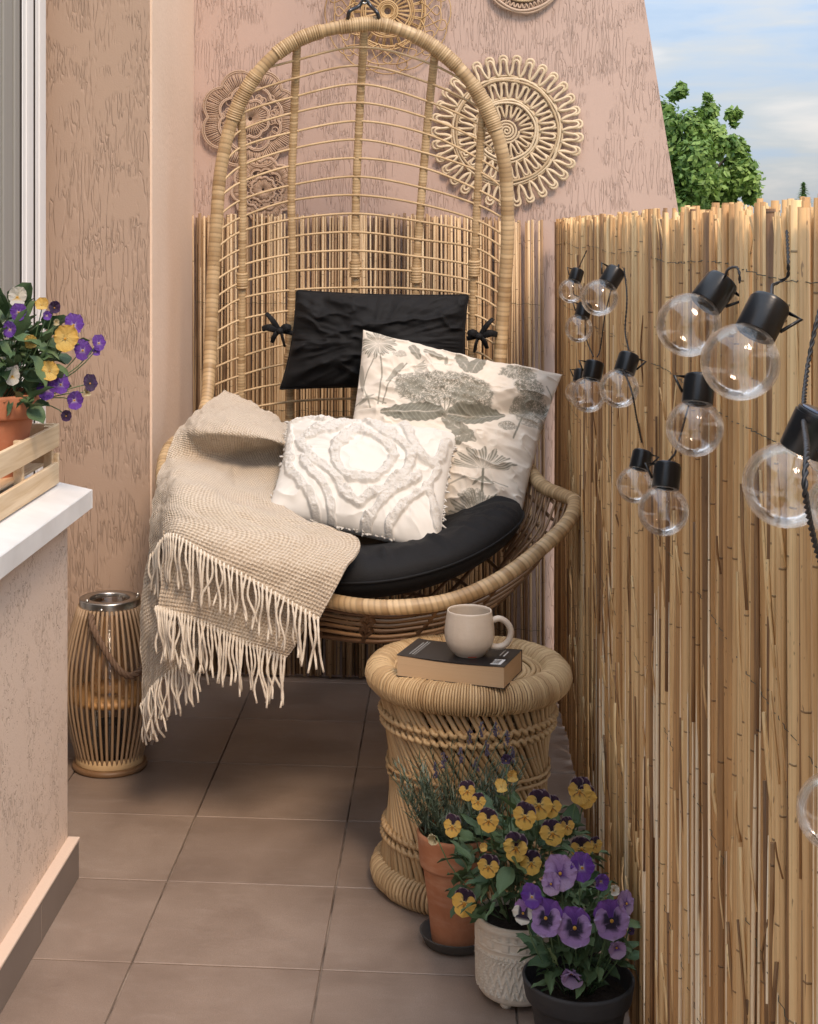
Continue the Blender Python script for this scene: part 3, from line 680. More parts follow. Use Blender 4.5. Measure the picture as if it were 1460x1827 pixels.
rim_pts = [(648, 43, 3.85), (712, 52, 3.85), (775, 84, 3.85), (832, 136, 3.85), (874, 205, 3.85), (900, 290, 3.85), (906, 400, 3.85), (902, 500, 3.85), (895, 600, 3.84), (892, 700, 3.80), (905, 770, 3.70), (935, 822, 3.60), (966, 865, 3.48), (1004, 884, 3.39), (1026, 897, 3.32), (1013, 932, 3.24), (970, 975, 3.18), (914, 1019, 3.12), (860, 1050, 3.08), (801, 1072, 3.05), (735, 1082, 3.03), (665, 1083, 3.03), (590, 1072, 3.05), (480, 1040, 3.1), (380, 975, 3.18), (305, 905, 3.3), (290, 850, 3.4), (303, 800, 3.5), (342, 768, 3.65), (366, 730, 3.75), (374, 650, 3.82), (380, 500, 3.85), (386, 400, 3.85), (396, 290, 3.85), (422, 195, 3.85), (472, 116, 3.85), (545, 65, 3.85)]
rim3 = np.array([P(*q) for q in rim_pts])
rimp = spline(rim3, 1500, True)
rad_ = np.interp(rimp[:, 1], [3.05, 3.8], [.0155, .0168])
V, Fc, c = wrapped(rimp, rad_, 0, .009, True, .018, 14, seed=3); mk('rim', V, Fc, M['cane'], chair, c)
# binding knots on the rim
for (x, y) in ((530, 70), (432, 170), (652, 48), (776, 92), (862, 190)):
    p = P(x, y, 3.85); i = np.argmin(np.linalg.norm(rimp-p, axis=1)); seg = rimp[np.arange(i-22, i+23) % 1500]
    V, Fc, c = wrapped(spline(seg, 60), .0192, 0, .006, False, .10, 12, seed=i); mk('binding', V, Fc, M['cane'], chair, c)
# back hoop edges as functions of photo height
hl = [(45, 630), (66, 540), (116, 472), (195, 422), (290, 396), (400, 386), (500, 380), (650, 374), (730, 366), (790, 330)]
hr = [(45, 665), (52, 712), (84, 775), (136, 832), (205, 874), (290, 900), (400, 906), (500, 902), (600, 895), (700, 892), (790, 900)]
HL = lambda y: np.interp(y, [a for a, b in hl], [b for a, b in hl]); HR = lambda y: np.interp(y, [a for a, b in hr], [b for a, b in hr])
ribs = [[(430, 172), (433, 300), (432, 480), (431, 600), (430, 700), (428, 790)], [(530, 78), (525, 200), (520, 350), (522, 480), (517, 620), (517, 750), (515, 830)], [(650, 52), (643, 180), (636, 330), (634, 470), (634, 600), (632, 750), (632, 840)], [(776, 96), (763, 220), (750, 380), (743, 490), (740, 620), (738, 750), (736, 840)], [(862, 194), (855, 300), (849, 420), (845, 520), (842, 640), (838, 740), (836, 820)]]
def backY(x, y):
    xl, xr = HL(y), HR(y); xn = np.clip((x-xl)/(xr-xl)*2-1, -1, 1)
    return 3.85+.10*(1-xn**2)*np.clip((np.asarray(y)-60)/160, 0, 1)**.6
RX = [lambda y, r=r: np.interp(y, [b for a, b in r], [a for a, b in r]) for r in ribs]
for i, r in enumerate(ribs):
    pts = [P(x, y, float(backY(x, y))) for x, y in r]; pts[0] = P(r[0][0], r[0][1], 3.86)
    x, y = r[-1]; pts += [P(x+(648-x)*.05, y+70, 3.86), P(x+(648-x)*.2, y+140, 3.68), P(x+(655-x)*.4, 1040, 3.5)]
    V, Fc, c = wrapped(np.array(pts), .0108, 0, .0075, False, .06, 9, seed=20+i); mk('rib', V, Fc, M['cane'], chair, c)
    for yk in ((500, 645, 480, 490, 478)[i],):
        k = P(RX[i](yk), yk, float(backY(RX[i](yk), yk))-.004); q = spline([k+(0, 0, .02), k, k-(0, 0, .02)], 12)
        V, Fc, c = wrapped(q, .0150, 0, .006, False, .12, 9, seed=i); mk('binding', V, Fc, M['cane'], chair, c)
for k in range(21):
    y3 = 84+33.0*k; f = min(1, max(0, 1-k/13.0)); j = random.uniform(-3, 3)
    dr = {0: 50+42*f, 1: 22+36*f, 2: 5+17*f, 3: 0, 4: 3+31*f, 5: 14+74*f, 6: 42+80*f}
    xs_ = [HL(y3+dr[0])]+[RX[i](y3+dr[i+1]) for i in range(5)]+[HR(y3+dr[6])]
    ys2 = [y3+dr[i]+(random.uniform(-3, 3) if i != 3 else 0) for i in range(7)]
    ctl = np.array([xs_, ys2]).T
    q = spline(ctl, 90); ok = (q[:, 0] > HL(q[:, 1])-1) & (q[:, 0] < HR(q[:, 1])+1) & (q[:, 1] > 52)
    idx = np.where(ok)[0]
    if len(idx) < 8: continue
    mid = np.argmin(abs(q[:, 0]-640)); a = b = mid
    while a-1 >= 0 and ok[a-1]: a -= 1
    while b+1 < len(q) and ok[b+1]: b += 1
    q = q[a:b+1]; p = np.array([P(x, y, float(backY(x, y))-.013+.010*abs(math.sin(i*.21))) for i, (x, y) in enumerate(q)])
    mk('cane', *tube(p, .0031, 6), M['cane'], chair, np.array((random.uniform(.5, 1), 0, 0)))
# seat basket: rings and spokes under the rim, underside shade painted as darker cane
seat = spline(np.array([P(*q) for q in [(935, 822, 3.60), (1004, 884, 3.39), (1022, 900, 3.31), (970, 975, 3.18), (860, 1050, 3.08), (735, 1082, 3.03), (665, 1083, 3.03), (590, 1072, 3.05), (480, 1040, 3.1), (380, 975, 3.18), (305, 905, 3.3), (295, 840, 3.45), (380, 850, 3.75), (500, 880, 3.88), (640, 890, 3.92), (800, 880, 3.88), (890, 850, 3.75)]]), 200, True)
cb = np.array([-.22, 3.42, .362])
def ring(s): 
    q = cb+(seat-cb)*np.array([s, s, 0]); q[:, 2] = cb[2]+(seat[:, 2]-cb[2])*s**3.2; return q
for s in (.975, .945, .91, .87, .82, .74, .62, .48, .32, .16):
    mk('basket_ring', *tube(ring(s), .0042, 6, closed=True), M['cane_dark'], chair, np.array((random.random(), 0, 0)))
for q in list(range(0, 200, 10)):
    p = np.array([ring(s)[q] for s in (1, .95, .9, .82, .7, .5, .3, .08)]); mk('basket_spoke', *tube(spline(p, 20), .0045, 6), M['cane_dark'], chair, np.array((random.random(), 0, 0)))
i0 = np.argmin(np.linalg.norm(seat-P(665, 1083, 3.03), axis=1))
for e in (-2, 2):
    p = np.array([ring(s)[(i0+int(e*math.sin(j*1.57))) % 200]+(0, -.006, 0) for j, s in enumerate((1, .975, .945, .91, .87, .82, .74))]); mk('basket_lacing', *tube(spline(p, 30), .004, 6), M['cane_dark'], chair, np.array((.3, 0, 0)))
# open lattice at the right side between the back part of the rim and the seat
i1 = np.argmin(np.linalg.norm(rim3-P(935, 822, 3.6), axis=1))
upper = spline(np.array([P(925, 805, 3.66), P(935, 822, 3.60), P(966, 865, 3.48), P(1004, 884, 3.39), P(1020, 895, 3.33)]), 14)
lower = spline(np.array([P(868, 935, 3.62), P(885, 965, 3.5), P(905, 995, 3.36), P(930, 1005, 3.24), P(955, 992, 3.19)]), 14)
for q in range(14):
    mk('side_cane', *tube(spline([upper[q], (upper[q]+lower[q])/2+np.array([.012, .0, -.012]), lower[q]], 10), .0032, 5), M['cane_dark'], chair, np.array((random.uniform(.3, 1), 0, 0)))
    if q < 11 and q % 2 == 0: mk('side_cane', *tube(spline([upper[q]+(.004, 0, 0), (upper[q]+lower[q+3])/2+np.array([.016, .0, -.016]), lower[q+3]], 10), .0032, 5), M['cane_dark'], chair, np.array((random.uniform(.3, 1), 0, 0)))
# hook and chain
hk = P(651, 14, 3.85); top = P(650, 43, 3.85)
V, Fc = tube(spline([top+(-.042, -.0, .006), top+(-.036, -.022, .030), hk+(-.016, 0, .004), hk+(0, 0, .022), hk+(.016, 0, .004), top+(.034, -.022, .026), top+(.040, 0, .002)], 40), .0052, 8); mk('hanger', V, Fc, M['dark_steel'], chair, np.array((.5, 0, 0)))
z = hk[2]+.018; q = 0
while z < 2.9:
    t = np.arange(16)/16*2*math.pi; a = np.cos(t)*.011; b = np.sin(t)*.021; p = np.stack([a if q % 2 == 0 else a*0, a*0 if q % 2 == 0 else a, b], 1)+np.array([hk[0], hk[1], z+.014])
    mk('chain_link', *tube(p, .0032, 6, closed=True), M['steel'], chair, np.array((.5, 0, 0))); z += .033; q += 1

# ------------------------------------------------------------------ cushions
def pillow(corners, T, n, amp=.006, bow=.05, seed=0, warp=None, freq=3.0, tb=.9, hfun=None, wr=1.0, power=.55):
    TL, TR, BR, BL = [np.array(c, float) for c in corners]
    s = np.linspace(-1, 1, n); X, Y = np.meshgrid(s, s, indexing='ij')
    Xw = X*(1-bow*(1-Y**2)**1.0); Yw = Y*(1-bow*(1-X**2)**1.0)
    u = (Xw+1)/2; v = (1-Yw)/2   # v 0 top
    base = ((1-u)*(1-v))[..., None]*TL+(u*(1-v))[..., None]*TR+(u*v)[..., None]*BR+((1-u)*v)[..., None]*BL
    nrm = np.cross(TR-TL, BL-TL); nrm /= np.linalg.norm(nrm)
    if nrm[1] > 0: nrm = -nrm       # towards the viewer side of the balcony
    prof = ((1-X**4)*(1-Y**4))**power*(1-.18*(X**2+Y**2))
    # creases running in from the edges and corners
    ang = np.arctan2(Y, X); edge = np.maximum(abs(X), abs(Y))
    cr = (fbm(ang*freq*2.2+5, edge*1.5, seed)-.5)*sst(.15, .75, edge)+(fbm(X*freq, Y*freq, seed+9)-.5)*.8
    ridge = (1-2*abs(fbm(X*freq*.9+Y*1.3+3, Y*freq*.7-X*.8, seed+21)-.5))**6*.7
    h = prof*T+amp*(cr*2.0+ridge*wr)*np.clip(prof*2.5, 0, 1)
    if hfun is not None: h = h+hfun(u, v, X, Y)*np.clip(prof*4, 0, 1)
    front = base+nrm*h[..., None]; backs = base-nrm*(prof*T*tb)[..., None]
    if warp is not None: front = warp(front); backs = warp(backs)
    V = np.concatenate([front.reshape(-1, 3), backs.reshape(-1, 3)])
    f1 = grid_faces(n, n); f2 = grid_faces(n, n, n*n, True)
    p = front.reshape(-1, 3)[f1[len(f1)//2]]; nn = np.cross(p[1]-p[0], p[2]-p[0])
    if np.dot(nn, nrm) < 0: f1, f2 = grid_faces(n, n, 0, True), grid_faces(n, n, n*n)
    # weld borders
    idx = np.arange(2*n*n); B = np.zeros((n, n), bool); B[0] = B[-1] = B[:, 0] = B[:, -1] = True; bi = np.where(B.ravel())[0]; idx[bi+n*n] = bi
    f2 = idx[np.array(f2)].tolist()
    return V, f1+f2, u, v, X, Y, nrm
# black head cushion
V, Fc, *_ = pillow([P(529, 518, 3.86), P(836, 526, 3.86), P(836, 694, 3.84), P(500, 694, 3.84)], .050, 90, .011, .045, 4, freq=2.6, wr=1.6)
hc = mk('head_cushion', V, Fc, M['black_fabric'], None, origin=P(665, 690, 3.85)); 
def seam(Vg, n_, name, parent, r=.0022):
    G = np.asarray(Vg)[:n_*n_].reshape(n_, n_, 3); e = np.concatenate([G[0, :-1], G[:-1, -1], G[-1, :0:-1], G[:0:-1, 0]])
    mk(name, *tube(spline(e[::3], 260, True), r, 6, closed=True), M['black_fabric'], parent)
seam(V, 90, 'piping', hc)
tag(hc, 'black rectangular head cushion tied to the chair back with ribbons', 'cushion')
for (x, y, s) in ((500, 590, -1), (855, 600, 1)):
    o_ = P(x, y, 3.83)
    for (dx, dz, w, ln) in ((.035*s, .045, .006, 1), (.045*s, .005, .008, 1), (-.012*s, -.04, .006, 1), (.02*s, -.03, .006, 1), (-.028*s, .008, .008, 1)):
        q = spline([o_, o_+np.array([dx*.6, -.012, dz*.55+.006]), o_+np.array([dx, -.004, dz])], 10); mk('tie_ribbon', *tube(q, np.array([w*.7, w, w*1.1, w*1.2, w*1.2, w*1.2, w*1.1, w, w, w*.9]), 8, flat=.35), M['black_fabric'], hc)
    mk('knot', *lathe([(0.0001, -.009), (.009, -.006), (.011, 0), (.008, .007), (.0001, .009)], o_+np.array([0, -.006, 0]), 10), M['black_fabric'], hc)
    q = spline([o_, P(x-s*-0+(-s)*22, y+4, 3.83)], 6); mk('tie_ribbon', *tube(q, .006, 6, flat=.4), M['black_fabric'], hc)
# seat cushion
n = 110; s = np.linspace(-1, 1, n); X, Y = np.meshgrid(s, s, indexing='ij')
uu = X*np.sqrt(1-Y**2/2); vv = Y*np.sqrt(1-X**2/2); rr = np.sqrt(uu**2+vv**2)
def seatcush(sign):
    th = .058*np.sqrt(np.clip(1-rr**6, 0, 1)); x = -.215+.375*uu; y = 3.40+.335*vv
    an = np.arctan2(vv, uu)
    wr = .010*(fbm(an*9, rr*3, 5)-.5)*sst(.3, .9, rr)+.010*(fbm(uu*5, vv*5, 8)-.5)+.007*(1-2*abs(fbm(uu*4+2, vv*2, 31)-.5))**4+.016*(1-2*abs(fbm(an*6, rr*1.2+3, 37)-.5))**5*sst(.55, .95, rr)
    z = .541+.085*np.clip(uu, 0, 1)**2+.03*np.clip(-uu, 0, 1)**2+sign*(th+(wr if sign > 0 else 0)*np.clip((1-rr)*6, 0, 1))
    z = z-.04*np.exp(-((uu)**2+(vv)**2)*3)*(sign > 0)
    return np.stack([x, y, z], -1).reshape(-1, 3)
V = np.concatenate([seatcush(1), seatcush(-1)]); idx = np.arange(2*n*n); B = np.zeros((n, n), bool); B[0] = B[-1] = B[:, 0] = B[:, -1] = True; bi = np.where(B.ravel())[0]; idx[bi+n*n] = bi
Fc = grid_faces(n, n)+idx[np.array(grid_faces(n, n, n*n, True))].tolist()
scu = mk('seat_cushion', V, Fc, M['black_fabric'], None, origin=(-.215, 3.4, .49)); seam(V, n, 'piping', scu, .0028); tag(scu, 'thick black round seat cushion in the bottom of the hanging chair', 'cushion')

# botanical cushion: print worked out on the flat cloth
CR = [(648, 588), (1004, 668), (925, 952), (596, 900)]
n = 330
def hfb(u, v, X, Y):
    return -.030*np.exp(-(((u*.55+v-.78)/.045)**2))*sst(.35, .8, u)-.010*np.exp(-(((u-.45)*.6+(v-.12))/.05)**2)*1.2+.008*(1-2*abs(fbm(X*3+Y*2, Y*5-X, 77)-.5))**5
V, Fc, u, v, X, Y, nrm = pillow([P(648, 588, 3.74), P(1004, 668, 3.66), P(925, 952, 3.42), P(596, 900, 3.44)], .062, n, .008, .05, 11, hfun=hfb, freq=2.4)
c0 = np.array(CR, float); bx = ((1-u)*(1-v))[..., None]*c0[0]+(u*(1-v))[..., None]*c0[1]+(u*v)[..., None]*c0[2]+((1-u)*v)[..., None]*c0[3]
qx, qy = bx[..., 0], bx[..., 1]
ink = np.zeros_like(qx); shade = np.zeros_like(qx)
wx = qx+3.0*(fbm(qx/9, qy/9, 5)-.5)*2; wy = qy+3.0*(fbm(qx/9+40, qy/9, 6)-.5)*2
def put(m, a=1.): 
    global ink
    ink = np.maximum(ink, np.clip(m, 0, 1)*a)
def leafp(x0, y0, x1, y1, w, a=.85, veins=True, ser=.9):
    dx, dy = x1-x0, y1-y0; L_ = math.hypot(dx, dy); t = ((qx-x0)*dx+(qy-y0)*dy)/L_**2; s_ = (-(qx-x0)*dy+(qy-y0)*dx)/L_
    ww = w*np.sqrt(np.clip(np.sin(np.clip(t, 0, 1)**.8*math.pi), 0, 1))+ser*np.sin(t*L_*.45)
    m = sst(0, 1.4, ww-abs(s_))*((t > 0) & (t < 1))
    v_ = 0*m
    if veins: v_ = .5*np.exp(-(s_/1.0)**2)+.15*(np.sin((t*L_+abs(s_)*.9)*.75) > .8)
    put(m*(1-v_), a)
def line(pts, w=1.1, a=.75):
    p = spline(np.array(pts, float), 26); d = np.full(qx.shape, 1e9)
    for i in range(25):
        a_, b_ = p[i], p[i+1]; ab = b_-a_; t = np.clip(((qx-a_[0])*ab[0]+(qy-a_[1])*ab[1])/(ab@ab), 0, 1); d = np.minimum(d, np.hypot(qx-a_[0]-t*ab[0], qy-a_[1]-t*ab[1]))
    put(sst(w+.7, w-.3, d), a)
def head(x0, y0, rx, ry, fr=.55, seed=1, a=.85, petals=True):
    r = np.hypot((wx-x0)/rx, (wy-y0)/ry); ed = sst(1.08, .9, r+.14*(fbm(qx/6, qy/6, seed)-.5)*2)
    tex = fbm(wx/5.0, wy/5.0, seed+3, 2); ringt = abs(np.sin(tex*19)); put(ed*sst(.25, .8, ringt*.8+fbm(wx/3.2, wy/3.2, seed+8, 1)*.45), a)
def fan(x0, y0, r, a0, a1, n_, a=.8, squash=1., serr=.12, seed=0):
    dx = qx-x0; dy = (qy-y0)/squash; rr_ = np.hypot(dx, dy); an = np.arctan2(dy, dx)
    k_ = (an-a0)/(a1-a0); inside = (k_ > 0) & (k_ < 1)
    pet = abs(np.sin(k_*n_*math.pi)); R_ = r*(.72+.22*pet+serr*np.sin(k_*n_*9)); 
    st = .5+.5*np.sin(k_*n_*math.pi*7+rr_*.15); put((rr_ < R_)*inside*sst(.05, .35, pet)*(.35+.65*st)*(.5+.5*sst(.15*r, .6*r, rr_)), a)
# cornflower top left
fan(677, 625, 36, -3.1415, 3.1415, 11, .9, 1.0, .1)
line([(680, 650), (683, 690), (676, 745)], 1.2); line([(668, 660), (650, 700), (655, 730)], 1.0); leafp(645, 662, 648, 720, 5, .6, False, 0)
fan(738, 675, 28, -.7, 1.3, 5, .8, .8); leafp(722, 668, 690, 712, 7, .6, False, 0); line([(728, 668), (700, 705), (684, 745)], 1.1); head(715, 652, 13, 8, seed=40, a=.5)
line([(632, 735), (660, 735), (690, 745)], 1.2, .7); line([(655, 725), (662, 750)], 1.2, .7); leafp(640, 738, 670, 728, 4, .6, False, 0)
# hydrangea
head(792, 722, 82, 33, seed=3); head(735, 712, 30, 24, seed=9, a=.8); head(845, 735, 36, 24, seed=14, a=.85)
for q in (-42, -28, -14, 0, 14, 28, 42): line([(795+q*.95, 738-abs(q)*.1), (795+q*.5, 758), (795, 772)], 1.0, .8)
leafp(794, 768, 680, 762, 17, .92); leafp(800, 770, 902, 762, 20, .92); leafp(800, 776, 806, 800, 9, .8); leafp(790, 775, 850, 815, 13, .8)
leafp(838, 655, 812, 650, 10, .8); leafp(842, 690, 866, 640, 15, .85); leafp(840, 690, 818, 640, 13, .8); line([(842, 660), (842, 690)], 1, .8); leafp(735, 630, 752, 660, 9, .75); leafp(758, 642, 800, 655, 8, .75); leafp(800, 648, 797, 674, 4, .7, False, 0)
# tall flower on the right
head(925, 683, 34, 17, seed=21, a=.85); head(945, 712, 26, 22, seed=24, a=.85); head(955, 740, 27, 20, seed=27, a=.8); head(930, 748, 20, 20, seed=29, a=.7); head(946, 768, 26, 13, seed=30, a=.6); head(905, 785, 16, 9, seed=33, a=.7)
line([(940, 745), (925, 780), (915, 805)], 1.3, .8); line([(975, 700), (985, 720), (978, 740)], 1., .7)
leafp(800, 818, 846, 800, 14, .85)
# two fan flowers low down
fan(862, 862, 62, -3.05, -.10, 7, .9, .62, .08); line([(862, 862), (860, 895)], 2.0, .9); leafp(862, 872, 842, 888, 3, .8, False, 0); leafp(862, 872, 882, 888, 3, .8, False, 0)
line([(790, 893), (830, 878), (905, 886)], 1.2, .6); fan(852, 935, 60, -3.05, -.10, 8, .9, .72, .08); head(845, 905, 20, 12, seed=50, a=.7); head(900, 925, 22, 9, seed=51, a=.7); head(640, 800, 40, 26, seed=61, a=.75); leafp(700, 840, 640, 880, 16, .8)
basec = np.array([.69, .62, .53]); inkc = np.array([.085, .088, .065]); inkl = np.array([.22, .215, .16])
tone = fbm(qx/4, qy/4, 70)[..., None]; ic = inkc*(1-tone*.6)+inkl*tone*.6
c = basec*(1-ink[..., None])+ic*ink[..., None]
c = np.concatenate([c.reshape(-1, 3), np.tile(basec, (n*n, 1))])
bc = mk('botanical_cushion', V, Fc, M['print_fabric'], None, c, origin=P(800, 940, 3.45)); tag(bc, 'cream square cushion printed with grey-green flowers and leaves', 'cushion')
# white tufted cushion
n = 300
TUFT = [([(560, 330), (640, 245), (750, 225), (870, 290), (945, 400), (890, 510), (760, 575), (640, 550), (560, 440)], 30, True),
        ([(300, 300), (400, 235), (520, 220), (640, 150), (760, 120), (880, 215), (1010, 300), (1070, 440), (980, 570), (870, 650), (760, 700), (700, 735), (640, 690), (590, 600), (480, 500), (370, 400)], 34, True),
        ([(930, 130), (1060, 200), (1110, 340), (1160, 440), (1230, 480), (1300, 420), (1340, 300)], 34, False),
        ([(215, 170), (225, 330), (215, 480), (300, 600), (370, 700), (430, 850)], 36, False), ([(330, 430), (400, 540), (480, 640), (530, 760), (560, 900)], 32, False),
        ([(1120, 540), (970, 640), (850, 760), (760, 850), (760, 980)], 36, False), ([(1190, 620), (1100, 720), (980, 820), (910, 910), (960, 1040)], 32, False),
        ([(1270, 500), (1210, 620), (1240, 760), (1270, 900)], 30, False), ([(230, 150), (360, 130), (480, 150), (600, 110), (760, 100)], 26, False)]
def hft(u, v, X, Y):
    zx = (1-v)*(213+1200*u)+v*(63+1223*u)+34*(fbm(u*5, v*5, 3)-.5)*2; zy = (1-v)*(106+60*u)+v*(730+296*u)-120*(1-X**2)*(1-Y**2)+34*(fbm(u*5+9, v*5, 4)-.5)*2
    band = np.zeros_like(u); tuft = fbm(u*55, v*55, 12, 2); lump = fbm(u*20, v*20, 18, 2)
    for pts, w, cl in TUFT:
        p = spline(np.array(pts, float), 30, cl); 
        if cl: p = np.concatenate([p, p[:1]])
        d = np.full(u.shape, 1e9)
        for a_, b_ in zip(p[:-1], p[1:]):
            ab = b_-a_; t = np.clip(((zx-a_[0])*ab[0]+(zy-a_[1])*ab[1])/(ab@ab), 0, 1); d = np.minimum(d, np.hypot(zx-a_[0]-t*ab[0], zy-a_[1]-t*ab[1]))
        d = d-(lump-.5)*26; w = w*.80; band = np.maximum(band, np.clip(sst(w+14, w-4, d)*(1-.35*sst(w, 0, d)*0), 0, 1))
    hft.band = band
    return band*(.0046+.0056*tuft*lump*2+.003*(lump-.5))
V, Fc, u, v, X, Y, nrm = pillow([P(514, 752, 3.52), P(818, 772, 3.50), P(786, 988, 3.195), P(476, 915, 3.235)], .060, n, .007, .045, 23, hfun=hft, freq=2.2, wr=1.2)
bd = hft.band; cc = np.stack([bd, bd, bd], -1).reshape(-1, 3); c = np.concatenate([cc, cc*0+.0])
wc = mk('tufted_cushion', V, Fc, M['white_tuft'], None, c, origin=P(640, 960, 3.25)); tag(wc, 'white cotton cushion with raised tufted diamond bands', 'cushion')
# tufted edge
m = MB(); V2 = V[:n*n].reshape(n, n, 3); border = np.concatenate([V2[0, :, :], V2[:, -1, :], V2[-1, ::-1, :], V2[::-1, 0, :]])
for q in range(260):
    p0 = border[random.randrange(len(border))]; d = RNG.normal(size=3); d[1] -= .5; d /= np.linalg.norm(d)
    m.add(*tube(np.array([p0, p0+d*random.uniform(.005, .012)]), [.0030, .0014], 5), (1, 1, 1))
m.mk('fluffy_edge', M['white_tuft'], wc)['kind'] = 'stuff'
# ------------------------------------------------------------------ throw blanket over the left side of the chair
def sheet(rows, nu, nv, seed, amp=.006, th=.005):
    R3 = [np.array([P(*q) for q in r]) for r in rows]
    A = np.array([spline(r, nv) for r in R3])                       # rows x nv
    G = np.stack([spline(A[:, j], nu) for j in range(nv)], 1)      # nu x nv
    lu = np.linalg.norm(np.diff(G, axis=0), axis=2).mean(1).cumsum(); lu = np.concatenate([[0], lu]); lv = np.linalg.norm(np.diff(G, axis=1), axis=2).mean(0).cumsum(); lv = np.concatenate([[0], lv])
    U, W = np.meshgrid(lu, lv, indexing='ij')
    du = np.gradient(G, axis=0); dv = np.gradient(G, axis=1); N = np.cross(du, dv); N /= np.linalg.norm(N, axis=2)[..., None]+1e-9
    if N[..., 1].mean() > 0: N = -N
    nz = (fbm(U*14+W*9, W*12-U*5, seed)-.5)*2*amp+(fbm(U*40, W*40, seed+4)-.5)*amp*.5
    G = G+N*nz[..., None]
    V = np.concatenate([G.reshape(-1, 3), (G-N*th).reshape(-1, 3)]); f1 = grid_faces(nu, nv); p = V[f1[0]]
    flip = np.dot(np.cross(p[1]-p[0], p[2]-p[0]), N[0, 0]) < 0
    f = grid_faces(nu, nv, 0, flip)+grid_faces(nu, nv, nu*nv, not flip)
    loop = [(i, 0) for i in range(nu)]+[(nu-1, j) for j in range(1, nv)]+[(i, nv-1) for i in range(nu-2, -1, -1)]+[(0, j) for j in range(nv-2, 0, -1)]
    li = [i*nv+j for i, j in loop]; k = nu*nv
    for a, b in zip(li, li[1:]+li[:1]): f.append([a, b, b+k, a+k])
    uv = np.stack([U.ravel(), W.ravel()], 1); return V, f, np.concatenate([uv, uv]), G
blk = thing('throw_blanket', 'beige woven throw with cream fringe draped over the left chair side', 'blanket', P(400, 1000, 3.05))
S1 = [[(400, 698, 3.74), (425, 708, 3.72), (455, 722, 3.70), (488, 740, 3.66), (522, 760, 3.62)],
      [(350, 735, 3.60), (378, 738, 3.52), (420, 748, 3.47), (470, 765, 3.48), (520, 782, 3.50)],
      [(322, 765, 3.50), (350, 768, 3.40), (400, 775, 3.37), (460, 782, 3.40), (518, 795, 3.45)],
      [(305, 795, 3.44), (335, 812, 3.42), (395, 812, 3.45), (450, 806, 3.50), (515, 804, 3.52)],
      [(292, 825, 3.40), (325, 832, 3.33), (385, 835, 3.38), (440, 842, 3.44), (500, 845, 3.46)],
      [(281, 862, 3.33), (318, 862, 3.20), (372, 872, 3.20), (425, 885, 3.26), (490, 890, 3.30)],
      [(273, 900, 3.27), (312, 895, 3.12), (380, 905, 3.10), (450, 915, 3.12), (545, 925, 3.16)],
      [(270, 935, 3.22), (306, 925, 3.08), (385, 940, 3.04), (470, 955, 3.04), (640, 964, 3.08)],
      [(268, 965, 3.19), (302, 945, 3.06), (380, 968, 3.01), (465, 1000, 2.99), (615, 1020, 2.985)],
      [(266, 995, 3.17), (300, 958, 3.055), (375, 998, 3.00), (460, 1045, 2.98), (568, 1108, 2.975)]]
V, Fc, uv, G1 = sheet(S1, 120, 150, 3, .010); mk('top_layer', V, Fc, M['blanket'], blk, None, uv)
S2 = [[(292, 945, 3.09), (370, 985, 3.04), (455, 1030, 3.02), (560, 1085, 3.005)],
      [(289, 1010, 3.08), (362, 1045, 3.045), (450, 1090, 3.03), (540, 1128, 3.01)],
      [(284, 1060, 3.07), (352, 1085, 3.04), (440, 1125, 3.02), (522, 1160, 3.01)],
      [(281, 1088, 3.065), (347, 1108, 3.04), (430, 1146, 3.02), (508, 1178, 3.01)]]
V, Fc, uv, G2 = sheet(S2, 60, 90, 8, .009); mk('middle_layer', V, Fc, M['blanket'], blk, None, uv)
S3 = [[(268, 960, 3.22), (300, 965, 3.12), (345, 1000, 3.09), (400, 1040, 3.075)],
      [(256, 1080, 3.20), (290, 1090, 3.11), (335, 1100, 3.09), (385, 1120, 3.075)],
      [(249, 1180, 3.18), (282, 1160, 3.11), (325, 1150, 3.10), (368, 1150, 3.075)],
      [(247, 1262, 3.16), (278, 1225, 3.11), (318, 1192, 3.09), (358, 1166, 3.07)]]
V, Fc, uv, G3 = sheet(S3, 70, 60, 13, .010); mk('lower_layer', V, Fc, M['blanket'], blk, None, uv)
def fringe(edge, n, length, lean=0.0, jit=1.0, a=0., b=1.):
    e = spline(edge, n)
    for i in range(n):
        p = e[i]+np.array([0, -.004, .003]); l = length*random.uniform(.85, 1.12); s1, s2 = random.gauss(0, .0036)*jit, random.gauss(0, .0052)*jit
        q = spline([p+(0, .004, .006), p, p+np.array([s1+lean*l*.3, -.005+random.uniform(-.004, .003), -l*.35]), p+np.array([s2+lean*l*.7, random.uniform(-.006, .006), -l*.72]), p+np.array([s2*1.3+random.gauss(0, .0035)+lean*l, random.uniform(-.008, .008), -l])], 14)
        r = np.full(14, .0025)*random.uniform(.85, 1.15); r[0] = .0018; r[-1] = .0022; r += .0004*np.sin(np.arange(14)*2.5)
        mk('fringe_strand', *tube(q, r, 6), M['fringe'], blk)
fringe(G1[-1, 38:], 40, .098); fringe(G1[-1, :36:1], 8, .10, .05)
fringe(G2[-1], 40, .100, .02); fringe(G3[-1], 24, .088, .06); fringe(G3[-1]+np.array([.006, .008, .008]), 14, .085, .1)
fringe(G2[-1, :25]+np.array([-.003, -.004, -.0]), 12, .105, .08)

